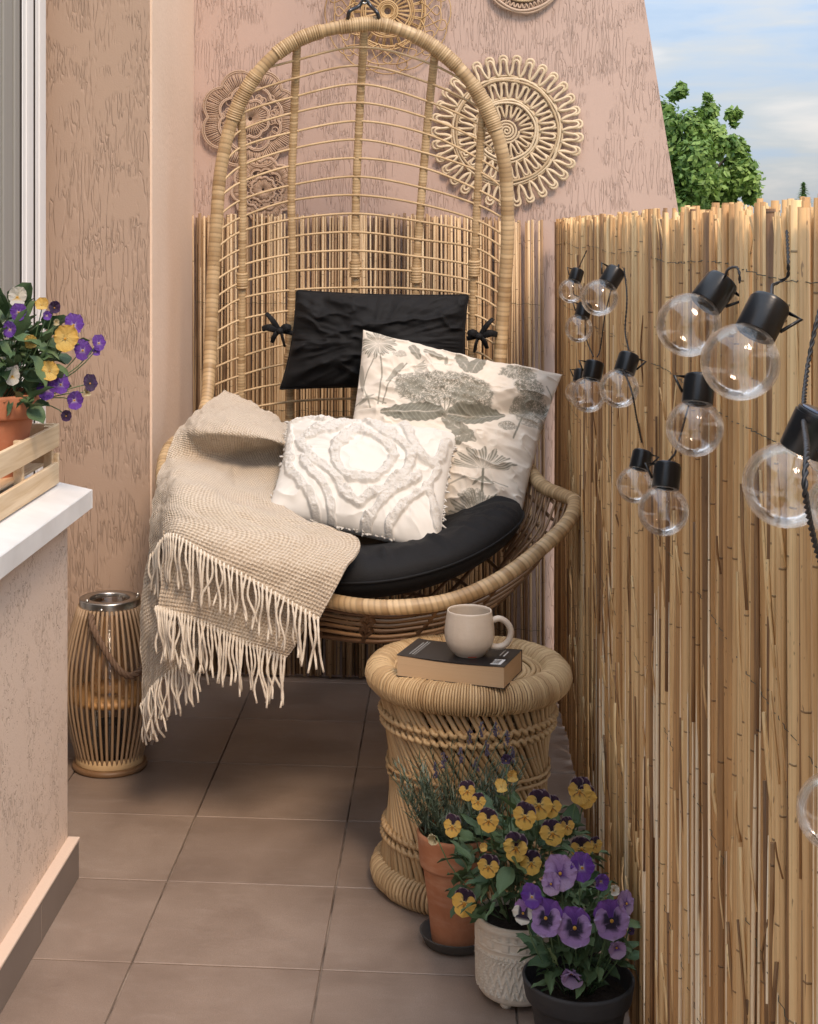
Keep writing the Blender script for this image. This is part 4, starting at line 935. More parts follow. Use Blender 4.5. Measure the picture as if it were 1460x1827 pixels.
# ------------------------------------------------------------------ bamboo stool with book and mug
SC_ = PZ(835, 1572, 0); sx, sy = SC_[0], SC_[1]
stool = thing('bamboo_stool', 'round hourglass bamboo stool with rope-wound rim under the book', 'stool', (sx, sy, 0))
ZT = .432
def coil(R, z, r, turns, wr, n=8, e=1.0, seed=0):
    m = turns*n; t = np.arange(m)/n; a = t/turns*2*math.pi; b = t*2*math.pi
    jit = np.random.default_rng(seed).uniform(.97, 1.05, turns)[(t.astype(int)) % turns]
    rr = r*jit; p = np.stack([(R+rr*np.cos(b))*np.cos(a), (R+rr*np.cos(b))*np.sin(a), z+e*rr*np.sin(b)], 1)+np.array([sx, sy, 0])
    V, Fc = tube(p, wr, 4, closed=True); tn = np.random.default_rng(seed+1).uniform(0, 1, turns)[(t.astype(int)) % turns]
    return V, Fc, np.stack([np.repeat(tn, 4), 0*np.repeat(tn, 4), 0*np.repeat(tn, 4)], 1)
def torus(R, z, r, n=64, k=12, e=1.): 
    a = np.arange(n)/n*2*math.pi; return tube(np.stack([sx+R*np.cos(a), sy+R*np.sin(a), np.full(n, z)], 1), r, k, closed=True)
mk('rim_core', *torus(.169, ZT-.030, .0265), M['cane_dark'], stool, np.array((.3, .3, 0)))
V, Fc, c = coil(.169, ZT-.030, .0275, 230, .0026, 12, 1, 4); mk('rim_winding', V, Fc, M['stool_wrap'], stool, c)
mk('foot_core', *torus(.160, .027, .025), M['cane_dark'], stool, np.array((.3, .3, 0)))
V, Fc, c = coil(.160, .027, .026, 120, .0040, 12, 1, 9); mk('foot_winding', V, Fc, M['stool_wrap'], stool, c)
for r in np.arange(.012, .150, .0088):
    mk('seat_cord', *torus(r, ZT-.022+.004*random.random()-.006*(r < .12), .0048, 40, 6), M['stool_wrap'], stool, np.array((random.random(), 0, 0)))
def stick(a0, dl, R0, R1, z0, z1, r, mat, off=0.):
    a1 = a0+dl; t = np.linspace(0, 1, 5)
    p0 = np.array([sx+R0*math.cos(a0), sy+R0*math.sin(a0), z0]); p1 = np.array([sx+R1*math.cos(a1), sy+R1*math.sin(a1), z1])
    p = p0+(p1-p0)*t[:, None]; q = p[:, :2]-np.array([sx, sy]); rr = np.linalg.norm(q, axis=1)
    p[:, :2] += q/rr[:, None]*(off+.012*np.sin(t*math.pi))[:, None]
    return tube(p, r*(1+.08*RNG.uniform(-1, 1, 5)), 6)
NS = 74
for i in range(NS):
    a = i/NS*2*math.pi+random.uniform(-.012, .012)
    mk('bamboo_stick', *stick(a, -1.28, .168, .172, .035, ZT-.04, .0050, None), M['stick'], stool, np.array((random.uniform(.2, 1), random.uniform(0, .15), 0)))
for i in range(54):
    a = i/54*2*math.pi+random.uniform(-.02, .02)
    mk('bamboo_stick', *stick(a, 1.28, .156, .160, .035, ZT-.04, .0045, None, -.006), M['stick'], stool, np.array((random.uniform(0, .5), random.uniform(0, .3), 0)))
def body_r(z):
    t = (z-.035)/(ZT-.075); a = 1.28*t; R0, R1 = .168, .172
    x = R0*(1-t)+R1*t*math.cos(1.28); y = R1*t*math.sin(1.28); return math.hypot(x, y)+.012*math.sin(t*math.pi)
for z, w, tw_ in ((.335, .0048, 60), (.315, .0048, 60), (.235, .0036, 0), (.222, .0036, 0), (.115, .0048, 60), (.098, .0048, 60)):
    n_ = 240; a = np.arange(n_)/n_*2*math.pi; R = body_r(z)+.006+(.0038*np.sin(a*tw_) if tw_ else .001*np.sin(a*30)); zz = z+(.0045*np.cos(a*tw_) if tw_ else .003*np.sin(a*5))
    mk('binding_cord', *tube(np.stack([sx+R*np.cos(a), sy+R*np.sin(a), zz], 1), w, 6, closed=True), M['stick'], stool, np.array((random.uniform(.4, .9), 0, 0)))
# book
zt_ = ZT-.002; TK = .040
A_ = PZ(708, 1168, zt_+TK); B_ = PZ(900, 1190, zt_+TK); C_ = PZ(944, 1165, zt_+TK)
ex = (B_-A_)[:2]; LB = np.linalg.norm(ex); ex /= LB; ey = np.array([-ex[1], ex[0]]); WB = .122
book = thing('paperback_book', 'thick paperback with black back cover lying on the stool', 'book', (*(A_[:2]+ex*LB/2+ey*WB/2), zt_))
def bk(a, b, z, sag=0): return np.array([*(A_[:2]+ex*a+ey*b), z])
def slab_(a0, a1, b0, b1, z0, z1, mat, name, parent, na=16, sag=.004):
    A2 = np.linspace(a0, a1, na); V = []
    for a in A2:
        dz = -sag*math.sin(max(0, min(1, a/LB))*math.pi)
        V += [bk(a, b0, z0+dz*.2), bk(a, b1, z0+dz*.2), bk(a, b1, z1+dz), bk(a, b0, z1+dz)]
    f = []
    for i in range(na-1):
        for j in range(4): f.append([i*4+j, (i+1)*4+j, (i+1)*4+(j+1) % 4, i*4+(j+1) % 4])
    f += [[3, 2, 1, 0], [(na-1)*4+j for j in range(4)]]
    f = [q[::-1] for q in f]
    return mk(name, V, f, mat, parent, smooth=False)
slab_(.001, LB-.001, .001, WB-.001, zt_+.0012, zt_+TK-.0012, M['pages'], 'pages', book)
slab_(0, LB, 0, WB, zt_+TK-.001, zt_+TK, M['cover'], 'cover', book); slab_(0, LB, 0, WB, zt_, zt_+.001, M['cover'], 'cover', book, sag=0)
slab_(0, LB, WB-.0005, WB+.0005, zt_+.001, zt_+TK-.001, M['cover'], 'spine', book)
# blurb: short words set in lines running along the short side, barcode and maker's mark
m = MB()
def patch(a0, a1, b0, b1, mb, lift=.0004):
    dz = lambda a: -.004*math.sin(a/LB*math.pi)
    z = zt_+TK+lift; mb.add([bk(a0, b0, z+dz(a0)), bk(a1, b0, z+dz(a1)), bk(a1, b1, z+dz(a1)), bk(a0, b1, z+dz(a0))], [[0, 1, 2, 3]])
# small line lettering from the built-in font, laid along the book
def text_part(txt, size, a, b, mat, name, parent, rot=0.0, lift=.0006):
    cu = bpy.data.curves.new(name, 'FONT'); cu.body = txt; cu.size = size; cu.extrude = 0; cu.space_line = 1.05
    ob = bpy.data.objects.new(name, cu); COL.objects.link(ob); bpy.context.view_layer.update()
    me = bpy.data.meshes.new_from_object(ob); COL.objects.unlink(ob); bpy.data.objects.remove(ob)
    n_ = len(me.vertices); co = np.zeros(n_*3); me.vertices.foreach_get('co', co); co = co.reshape(-1, 3)
    cr_, sr_ = math.cos(rot), math.sin(rot); aa = a+co[:, 0]*cr_-co[:, 1]*sr_; bb = b+co[:, 0]*sr_+co[:, 1]*cr_
    W = np.stack([A_[0]+ex[0]*aa+ey[0]*bb, A_[1]+ex[1]*aa+ey[1]*bb, zt_+TK+lift-.004*np.sin(np.clip(aa/LB, 0, 1)*math.pi)], 1)-base_of(parent)
    me.vertices.foreach_set('co', W.ravel()); me.materials.clear(); me.materials.append(mat); me.name = name
    o = bpy.data.objects.new(name, me); COL.objects.link(o); o.parent = parent; return o
rnd_ = random.Random(3)
def strokes(a0, a1, b0, b1, step):
    a = a0
    while a < a1:
        b = b0
        while b < b1-rnd_.choice([0, 0, .01]):
            w = rnd_.uniform(.003, .009); patch(a, a+step*.42, b, min(b+w, b1), m); b += w+.0016
        a += step
strokes(.018, .062, .018, .108, .0052); strokes(.072, .104, .020, .104, .0048); strokes(.112, .150, .012, .06, .0048)
strokes(.170, .180, .072, .108, .006)
m.mk('blurb_lines', M['print_grey'], book, smooth=False)['kind'] = 'stuff'
m2 = MB(); patch(LB-.040, LB-.010, .012, .046, m2); m2.mk('barcode_label', M['print_white'], book, smooth=False)
m3 = MB(); a = LB-.034
while a < LB-.016:
    w = rnd_.choice([.0004, .0008, .0012]); patch(a, a+w, .016, .042, m3, .0008); a += w+rnd_.choice([.0005, .0009])
m3.mk('barcode_bars', M['cover'], book, smooth=False)
m4 = MB(); patch(LB-.034, LB-.028, .072, .098, m4); patch(LB-.022, LB-.019, .068, .1, m4); m4.mk('publisher_mark', M['print_white'], book, smooth=False)
# mug
mb_ = PZ(838, 1168, zt_+TK-.002); mx_, my_, mz = mb_[0], mb_[1], zt_+TK-.0035
mug = thing('mug', 'pale rounded stoneware mug standing on the black book', 'mug', (mx_, my_, mz))
prof = [(.0001, .001), (.024, .001), (.027, .002), (.029, .005), (.036, .012), (.043, .024), (.0458, .037), (.0458, .048), (.0445, .062), (.0425, .076), (.0415, .0835), (.0408, .0852), (.0393, .0850), (.0385, .082), (.040, .07), (.042, .05), (.0415, .035), (.036, .018), (.025, .0085), (.0001, .007)]
pr = spline(np.array(prof), 90); V, Fc = lathe(pr, (mx_, my_, mz), 56)
a_ = np.arctan2(V[:, 1]-my_, V[:, 0]-mx_); k_ = (V[:, 2]-mz > .02)*(V[:, 2]-mz < .066); off = .0004*np.cos(a_*22)*k_
V[:, 0] += off*np.cos(a_); V[:, 1] += off*np.sin(a_); mk('mug_body', V, Fc, M['mug'], mug)
hx = np.array([CT, ST, 0]); o_ = np.array([mx_, my_, mz])
pts = [o_+hx*.040+(0, 0, .064), o_+hx*.055+(0, 0, .0685), o_+hx*.070+(0, 0, .060), o_+hx*.077+(0, 0, .043), o_+hx*.070+(0, 0, .024), o_+hx*.055+(0, 0, .016), o_+hx*.038+(0, 0, .0175)]
mk('handle', *tube(spline(pts, 30), .0058, 12, flat=1.25), M['mug'], mug)
pr_ = lathe([(.0302, .004), (.0315, .0058)], (mx_, my_, mz), 60); 
cam_dir = math.atan2(-my_, -mx_); V, Fc = pr_; sel = [f for f in Fc if abs(((math.atan2(*(V[f].mean(0)[[1, 0]]-np.array([my_, mx_])))-cam_dir-.15+math.pi) % (2*math.pi))-math.pi) < .28]
mk('red_mark', V, sel, M['mark_red'], mug)  # small red strip low on the mug

# ------------------------------------------------------------------ lantern
LC = PZ(196, 1366, 0); lx, ly = LC[0], LC[1]
lan = thing('bamboo_lantern', 'barrel-shaped bamboo slat lantern with steel collar and rope handle', 'lantern', (lx, ly, 0))
mk('base_disc', *lathe([(.0001, 0), (.084, 0), (.0875, .003), (.0875, .010), (.084, .013), (.0001, .013)], (lx, ly, 0), 48), M['cane_dark'], lan, np.array((.6, .2, 0)))
mk('bottom_ring', *lathe([(.070, .013), (.0785, .013), (.079, .016), (.0788, .033), (.077, .035), (.070, .035), (.070, .013)], (lx, ly, 0), 48), M['stool_wrap'], lan, np.array((.6, 0, 0)))
def lr(z): return float(np.interp(z, [.02, .08, .14, .20, .25, .30, .345, .385], [.0735, .0905, .1040, .1100, .107, .0965, .083, .0695]))
for i in range(44):
    a = i/44*2*math.pi; zz = np.linspace(.018, .378, 12); p = np.array([[lx+lr(z)*math.cos(a), ly+lr(z)*math.sin(a), z] for z in zz])
    mk('slat', *tube(spline(p, 16), .0034, 6), M['lantern_slat'], lan, np.array((random.uniform(.3, 1), 0, 0)))
mk('middle_ring', *lathe([(.030, .160), (.0975, .160), (.0975, .174), (.030, .174), (.030, .160)], (lx, ly, 0), 40), M['amber_wood'], lan)
mk('steel_collar', *lathe([(.066, .368), (.0705, .368), (.0712, .370), (.0712, .392), (.0705, .3945), (.049, .3945), (.047, .392), (.047, .372), (.066, .372), (.066, .368)], (lx, ly, 0), 56), M['steel'], lan)
mk('glass_cylinder', *lathe([(.045, .03), (.045, .385), (.0435, .385), (.0435, .03)], (lx, ly, 0), 40), M['clear'], lan)
mk('candle', *lathe([(.0001, .014), (.034, .014), (.035, .018), (.035, .10), (.033, .104), (.010, .103), (.0001, .101)], (lx, ly, 0), 32), M['gasket'], lan)
for s_ in (-1, 1):
    a = -2.25 if s_ < 0 else .35
    q = np.array([lx+.066*math.cos(a), ly+.066*math.sin(a), .396]); mk('rivet', *lathe([(.0001, .006), (.003, .005), (.004, .0)], q, 12), M['steel'], lan)
q = np.array([lx+.0715*math.cos(-1.62), ly+.0715*math.sin(-1.62), .381]); mk('rivet', *lathe([(.0001, .003), (.003, .0025), (.0045, .0)], q, 14, axis=(0, -1, 0)), M['steel'], lan)
hp = [PD(162, 1098, 3.47), PD(168, 1125, 3.44), PD(190, 1165, 3.43), PD(215, 1198, 3.43), PD(238, 1205, 3.44), PD(262, 1180, 3.46), PD(270, 1140, 3.49), PD(268, 1100, 3.52)]
hp = spline(hp, 90); T_, N_, B_2 = frames(hp); 
rp = MB()
for k_ in range(3):
    a = np.arange(90)*.55+k_*2.094; rp.add(*tube(hp+.0042*(np.cos(a)[:, None]*N_+np.sin(a)[:, None]*B_2), .0042, 6))
rp.mk('rope_handle', M['rope'], lan)

# ------------------------------------------------------------------ solar bulb lights on the side screen
bulbs = [  # globe x, y, radius px, cap centre x, y, X plane, label
 (1019, 519, 22, 1031, 484, .238, 'small bulb light at the far end, upper left of its cluster'),
 (1070, 531, 33, 1094, 492, .222, 'bulb light with tilted glossy cap, topmost right in the far cluster'),
 (1033, 586, 25, 1041, 556, .246, 'small bulb light half hidden under the tilted glossy one'),
 (1050, 704, 32, 1060, 656, .232, 'left bulb light of the middle pair, handle pointing left'),
 (1031, 700, 22, 1036, 668, .262, 'bulb light almost hidden behind the left one of the middle pair'),
 (1105, 693, 35, 1119, 648, .232, 'right bulb light of the middle pair, handle pointing right'),
 (1134, 865, 33, 1146, 812, .240, 'left bulb light of the lowest pair, cap handle pointing right'),
 (1184, 911, 45, 1190, 845, .222, 'lowest bulb light, hanging upright with square black cap'),
 (1240, 764, 51, 1247, 694, .232, 'upright bulb light directly below the two big tilted ones'),
 (1229, 580, 57, 1279, 516, .230, 'left one of the two big bulb lights with slanting caps'),
 (1321, 646, 69, 1367, 556, .205, 'right one of the two big bulb lights, largest clear globe with slanting cap'),
 (1403, 866, 76, 1437, 793, .190, 'large bulb light at the right edge with solar panel on its cap'),
 (1500, 905, 60, 1510, 840, .200, 'bulb light cut off at the right edge, beside the solar cap'),
 (1494, 1450, 71, 1520, 1350, .200, 'lone bulb light low at the right edge of the screen')]
caps = []
globe_cache = {}
for k_, (gx, gy, gr, cx_, cy_, Xp, lab) in enumerate(bulbs):
    gc = PXp(gx, gy, Xp); dep = -gc[0]*ST+gc[1]*CT; R = gr/F*dep
    cc = PD(cx_, cy_, dep+(0.012 if k_ != 11 else -.004)); ax = cc-gc; ax /= np.linalg.norm(ax)
    nb = .62*R; ccen = gc+ax*(R*.93)
    b = thing('bulb_light', lab, 'bulb light', gc, 'clear bulb lights hung on the reed screen')
    an = np.linspace(-math.pi/2, math.asin(.86), 22); pr = [(max(R*math.cos(t), .0001), R*math.sin(t)) for t in an]+[(R*.50, R*.95)]
    V, Fc = lathe(pr, gc, 48, axis=ax); d_ = V-gc; hh = d_@ax; rad__ = d_-hh[:, None]*ax; e1 = np.cross(ax, [0, 0, 1.]); e1 /= np.linalg.norm(e1); e2 = np.cross(ax, e1); an_ = np.arctan2(rad__@e2, rad__@e1); V = gc+hh[:, None]*ax+rad__*(1+.010*np.cos(an_*8))[:, None]; mk('globe', V, Fc, M['clear'], b)
    # inner wall gives the double rim of clear plastic
    pr2 = [(r_*.955, z_*.955) for r_, z_ in pr]; V, Fc = lathe(pr2, gc, 32, axis=ax); mk('inner_wall', V, Fc, M['clear'], b)
    h_ = R*1.02; w_ = R*.545
    cp = [(.0001, h_), (w_*.90, h_), (w_*.93, h_*.975), (w_*.93, h_*.90), (w_, h_*.895), (w_, h_*.03), (w_*.97, 0), (w_*.6, 0)]
    V, Fc = lathe(cp, ccen-ax*R*.05, 30, axis=ax); cap_ = mk('cap', V, Fc, M['black_plastic'], b); sharp(cap_)
    V, Fc = lathe([(.0001, 0), (w_*.78, 0), (w_*.80, -.0005)], ccen+ax*(h_-R*.05+.0008), 30, axis=ax); mk('solar_panel', V, Fc, M['solar'], cap_)
    # triangular hanging lug at the side
    camv = np.array([0, 0, H])-gc; camv /= np.linalg.norm(camv); sd = np.cross(ax, camv); sd /= np.linalg.norm(sd)
    sg = {3: 1, 4: 1, 5: -1, 6: -1, 7: 1, 8: 1, 9: -1, 10: -1, 11: -1, 0: 1}.get(k_, 1)
    if sd[0]*1+0 > 0: sd = -sd      # sd points left in the picture
    sd = sd*sg; t0 = ccen+ax*(h_*.86); rr_ = R*.055
    mk('lug', *tube(np.array([t0+sd*w_*.9, t0+sd*w_*1.62, ccen+ax*h_*.30+sd*w_*1.0]), rr_, 6), M['black_plastic'], cap_)
    caps.append((ccen+ax*h_, ccen, ax, sd, R, t0+sd*w_*1.5))
def cable(pts, label, r=.0009, tw=.0009):
    p = spline(np.array(pts), 120); T, N, B = frames(p); L_ = np.linalg.norm(np.diff(p, axis=0), axis=1).sum(); m = MB()
    a = np.linspace(0, L_/.012*2*math.pi, 120)
    p2 = spline(p[::8], 260); T, N, B = frames(p2); a = np.linspace(0, L_/.014*2*math.pi, 260)
    for s_ in (0, math.pi): m.add(*tube(p2+tw*.8*(np.cos(a+s_)[:, None]*N+np.sin(a+s_)[:, None]*B), r, 5))
    o = m.mk('cable', M['cable'], None, origin=pts[0]); tag(o, label, 'cable'); return o
XC = .262
cable([PXp(1047, 447, XC), caps[0][0], PXp(1022, 520, XC), caps[2][0], PXp(1046, 600, XC), caps[3][0]], 'thin black cable linking the bulbs at the far left of the screen', .0008, .0008)
cable([PXp(1104, 478, XC), caps[1][0], PXp(1080, 560, XC), PXp(1072, 620, XC), caps[3][0]], 'thin black cable falling behind the tilted glossy bulb', .0008, .0008)
cable([PXp(1114, 478, XC), PXp(1119, 530, XC-.005), PXp(1116, 590, XC-.01), caps[5][0]], 'thin black cable down to the right bulb of the middle pair', .0008, .0008)
cable([caps[5][1]+caps[5][2]*.0, PXp(1128, 700, .225), PXp(1136, 745, .235), caps[6][0]], 'thin black cable between the middle pair and the lowest pair', .0008, .0008)
cable([caps[7][0], PXp(1200, 815, .25), PXp(1208, 800, .268), PXp(1230, 720, .268), caps[8][0]], 'thin black cable rising from the lowest bulb', .0008, .0008)
cable([caps[9][0], PXp(1300, 480, .262), PXp(1318, 480, .262), PXp(1320, 520, .262)], 'short black cable on top of the left big bulb', .0008, .0008)
cable([caps[10][0], PXp(1380, 508, .250), PXp(1402, 500, .262), PXp(1407, 470, .262), PXp(1404, 400, .272)], 'short black cable on top of the right big bulb', .0008, .0008)
cable([PXp(1475, 520, .25), PXp(1456, 580, .235), PXp(1441, 660, .225), PXp(1434, 735, .205), PXp(1440, 800, .170), PXp(1436, 850, .160), PXp(1440, 900, .165), PXp(1460, 990, .18), PXp(1490, 1060, .2)], 'thick black cable running down the right edge past the solar cap', .0009, .0010)
# ------------------------------------------------------------------ leaves, petals and flowers (shared meshes)
def petal_mesh(name, w, l, cfun, ruf=.085, cup=.10, base=.25):
    nt, ns = 9, 9; t = np.linspace(0, 1, nt); s = np.linspace(-1, 1, ns); T, S = np.meshgrid(t, s, indexing='ij')
    wid = w*(base*(1-T)**2+np.sqrt(np.clip(1-((T-.58)/.43)**2, 0, 1))*sst(0, .25, T)*1.0)
    X = S*wid; Y = l*T*(1-.06*S**2*T); Z = cup*l*T**2-.10*l*S**2*T+ruf*l*np.sin(S*7+T*2)*T**2
    c = cfun(T, S); V = np.stack([X, Y, Z], -1).reshape(-1, 3)
    return mesh(name, V, grid_faces(nt, ns, 0, True), M['petal'], c.reshape(-1, 3))
def mixc(a, b, f): f = f[..., None]; return np.array(a)*(1-f)+np.array(b)*f
YEL, YEL2, DPU, VIO, LIL, WHI, CRM = (.86, .52, .10), (.90, .66, .22), (.022, .006, .022), (.14, .035, .34), (.42, .26, .52), (.80, .76, .66), (.85, .62, .30)
def veins(c, T, S, a0=.25, a1=.55, n=5, col=(.03, .008, .02)):
    v = (np.cos(S*n*math.pi) > .3)*sst(a1, a0, T)*(T > .08); return c*(1-v[..., None]*.85)+np.array(col)*v[..., None]*.85
kinds = {}
def K(name, up, side, low, wid=1.0): kinds[name] = (petal_mesh('petal', .50*wid, 1.0, up), petal_mesh('petal', .44*wid, .86, side), petal_mesh('petal', .58*wid, .92, low, .06))
K('yellow_dark', lambda T, S: mixc(mixc(DPU, (.05, .012, .05), sst(.3, .9, T)), (.55, .42, .42), sst(.90, .99, np.maximum(T, abs(S)*.97))), lambda T, S: veins(mixc(YEL2, YEL, sst(0, .5, T)), T, S, .2, .42), lambda T, S: veins(mixc((.80, .30, .02), YEL, sst(.1, .4, T)), T, S, .3, .5))
K('pansy', lambda T, S: mixc((.10, .025, .24), (.22, .08, .40), sst(.3, .9, T)), lambda T, S: mixc(mixc((.012, .003, .03), LIL, sst(.40, .60, T+.32*S**2+.05*np.sin(S*9))), (.62, .50, .68), sst(.85, 1, T)), lambda T, S: mixc(mixc((.010, .003, .025), (.38, .23, .50), sst(.42, .62, T+.36*S**2+.05*np.sin(S*9))), (.62, .52, .68), sst(.85, 1, T)), 1.15)
K('violet', lambda T, S: mixc((.12, .03, .32), (.22, .09, .45), T), lambda T, S: mixc((.70, .60, .60), VIO, sst(.05, .30, T)), lambda T, S: mixc((.55, .45, .5), (.16, .05, .38), sst(.08, .32, T)))
K('lilac', lambda T, S: mixc((.30, .15, .42), (.48, .32, .56), T), lambda T, S: mixc((.12, .03, .2), (.46, .30, .55), sst(.1, .5, T)), lambda T, S: mixc((.10, .03, .2), (.50, .36, .56), sst(.1, .5, T)), 1.1)
K('white', lambda T, S: mixc((.70, .66, .52), WHI, T), lambda T, S: mixc((.75, .6, .3), WHI, sst(.05, .3, T)), lambda T, S: mixc((.8, .5, .1), WHI, sst(.1, .4, T)))
K('white_blotch', lambda T, S: mixc((.30, .12, .40), (.42, .25, .52), T), lambda T, S: mixc((.015, .004, .03), WHI, sst(.35, .5, T)), lambda T, S: mixc((.015, .004, .03), WHI, sst(.45, .6, T)))
K('yellow', lambda T, S: mixc(YEL2, YEL, T), lambda T, S: veins(mixc(YEL2, YEL, T), T, S, .1, .3), lambda T, S: veins(mixc(YEL2, YEL, T), T, S, .15, .3))
K('dark', lambda T, S: mixc(DPU, (.06, .02, .10), T), lambda T, S: mixc(DPU, (.07, .025, .12), T), lambda T, S: mixc(DPU, (.06, .02, .10), T))
K('cream', lambda T, S: mixc((.50, .40, .2), (.72, .62, .38), T), lambda T, S: mixc((.50, .40, .2), (.72, .62, .38), T), lambda T, S: mixc((.50, .40, .2), (.72, .62, .38), T))
# flower centre with calyx behind
V1, F1 = lathe([(.0001, .10), (.05, .09), (.09, .05), (.08, 0)], (0, -.02, .06), 10); V2, F2 = lathe([(.08, .02), (.13, -.06), (.10, -.22), (.03, -.34), (.0001, -.36)], (0, 0, 0), 8)
mbt = MB().add(V1, F1, (.75, .38, .03)).add(V2, F2, (.05, .10, .03))
eye = mesh('flower', np.concatenate(mbt.V), mbt.F, M['petal'], np.concatenate(mbt.C))
def flower(root, pos, size, kind, normal, roll=0., open_=1.0):
    n = Vector(normal).normalized(); up = Vector((0, 0, 1)); x = up.cross(n)
    x = x.normalized() if x.length > .05 else Vector((1, 0, 0)); y = n.cross(x)
    R = Matrix((x, y, n)).transposed().to_4x4() @ Matrix.Rotation(roll, 4, 'Z')
    f = inst('flower', eye, root, Matrix.Translation([float(a) for a in pos]) @ R @ Matrix.Scale(size, 4)); ROOT[f.name] = np.zeros(3)
    u, s, l = kinds[kind]
    for m_, ang, z, tilt, sc in ((u, .42, -.05, .1, 1.0), (u, -.42, -.07, .1, 1.0), (s, 1.45, .02, .06, 1.), (s, -1.45, .03, .06, 1.), (l, math.pi, .06, -.02, 1.)):
        p = bpy.data.objects.new('petal', m_); COL.objects.link(p); p.parent = f
        t_ = (1-open_)*1.15+tilt+random.uniform(-.08, .08)
        p.matrix_local = Matrix.Translation((0, 0, z)) @ Matrix.Rotation(ang+random.uniform(-.08, .08), 4, 'Z') @ Matrix.Rotation(t_, 4, 'X') @ Matrix.Scale(sc*random.uniform(.92, 1.05), 4)
    return f
def leaf_mesh(w, l, fold, curl, ser):
    nt, ns = 7, 5; t = np.linspace(0, 1, nt); s = np.linspace(-1, 1, ns); T, S = np.meshgrid(t, s, indexing='ij')
    wd = w*(np.sin(np.clip(T, 0, 1)**.8*math.pi)**.8*(1+ser*np.sin(T*26))+.05)*(T < .999)+.0001
    V = np.stack([S*wd, T*l, fold*abs(S)*wd+curl*l*(T**2)*-1+.06*l*np.sin(T*9)*abs(S)], -1).reshape(-1, 3)
    return mesh('leaf', V, grid_faces(nt, ns, 0, True), M['leaf'])
LV = [leaf_mesh(.26, 1, .35, .15, .10), leaf_mesh(.20, 1, .5, .35, .16), leaf_mesh(.34, 1, .2, .05, .05), leaf_mesh(.14, 1, .4, .25, .0)]
def leaves(root, c, rx, rz, n, size, zlow=-.3, rin=.2, clipx=None):
    c = np.array(c, float); k = 0
    while k < n:
        d = RNG.normal(size=3); d /= np.linalg.norm(d)
        if d[2] < zlow: continue
        r = random.uniform(rin, 1)**.6; p = c+d*np.array([rx, rx, rz])*r
        if clipx is not None and p[0] > clipx: p[0] = clipx-random.uniform(0, .01)
        o_ = Vector((d[0]+random.gauss(0, .45), d[1]+random.gauss(0, .45), d[2]*.6+random.gauss(.1, .45))).normalized()
        q = o_.to_track_quat('Y', 'Z').to_matrix().to_4x4() @ Matrix.Rotation(random.gauss(0, .5), 4, 'Y')
        s = size*random.uniform(.6, 1.25); inst('leaf', random.choice(LV), root, Matrix.Translation([float(a) for a in p]) @ q @ Matrix.Scale(s, 4)); k += 1
def stem(root, a, b, r=.0011, mat='leaf'):
    a = np.array(a, float); b = np.array(b, float); mid = (a+b)/2+np.array([(b[0]-a[0])*.22, (b[1]-a[1])*.22, .01]); mk('stem', *tube(spline([a, mid, b], 8), r, 5), M[mat], root)
def flowers(root, base, lst, c, R, frac=.9, fs=1.22):
    for it in lst:
        x, y, s, kind = it[:4]; fx = it[4] if len(it) > 4 else 0.; op = it[5] if len(it) > 5 else 1.; fz = it[6] if len(it) > 6 else .12
        dc = -c[0]*ST+c[1]*CT; p0 = PD(x, y, dc); off = p0-np.array(c); lat = math.hypot(off[0], off[2])
        dd = math.sqrt(max(.0, R**2-lat**2))*frac; p = PD(x, y, dc-dd*.75)
        d_ = -p[0]*ST+p[1]*CT; size = s/F*d_*.5*fs*random.uniform(.92, 1.06)
        to = np.array([0, 0, H])-p; to /= np.linalg.norm(to); nrm = np.array([to[0]+fx+random.gauss(0, .12), to[1]+random.gauss(0, .08), to[2]*.45+fz+random.gauss(0, .08)])
        flower(root, p, size, kind, nrm, random.gauss(0, .12), op)
        nn = nrm/np.linalg.norm(nrm); stem(root, np.array([base[0]+(p[0]-base[0])*.25, base[1]+(p[1]-base[1])*.25, base[2]]), p-nn*size*.35)

# ------------------------------------------------------------------ potted lavender (terracotta, on a dark saucer)
c0 = PZ(814, 1682, 0); px_, py_ = c0[0], c0[1]
pl = thing('potted_lavender', 'lavender in a weathered terracotta pot on a dark saucer beside the stool', 'potted plant', (px_, py_, 0))
mk('saucer', *lathe([(.0001, .002), (.050, .002), (.056, .004), (.063, .020), (.0645, .022), (.0605, .0215), (.054, .008), (.0001, .007)], (px_, py_, 0), 48), M['saucer'], pl)
V, Fc = lathe(spline(np.array([(.0001, .009), (.040, .009), (.0435, .011), (.0500, .070), (.0585, .137), (.0595, .140), (.0640, .1425), (.0685, .192), (.0690, .196), (.0670, .1975), (.0640, .196), (.0600, .15), (.050, .14)]), 80), (px_, py_, 0), 56); mk('pot', V, Fc, M['terracotta'], pl)
mk('soil', *lathe([(.0001, .172), (.03, .176), (.062, .170)], (px_, py_, 0), 24), M['soil'], pl)
m = MB()
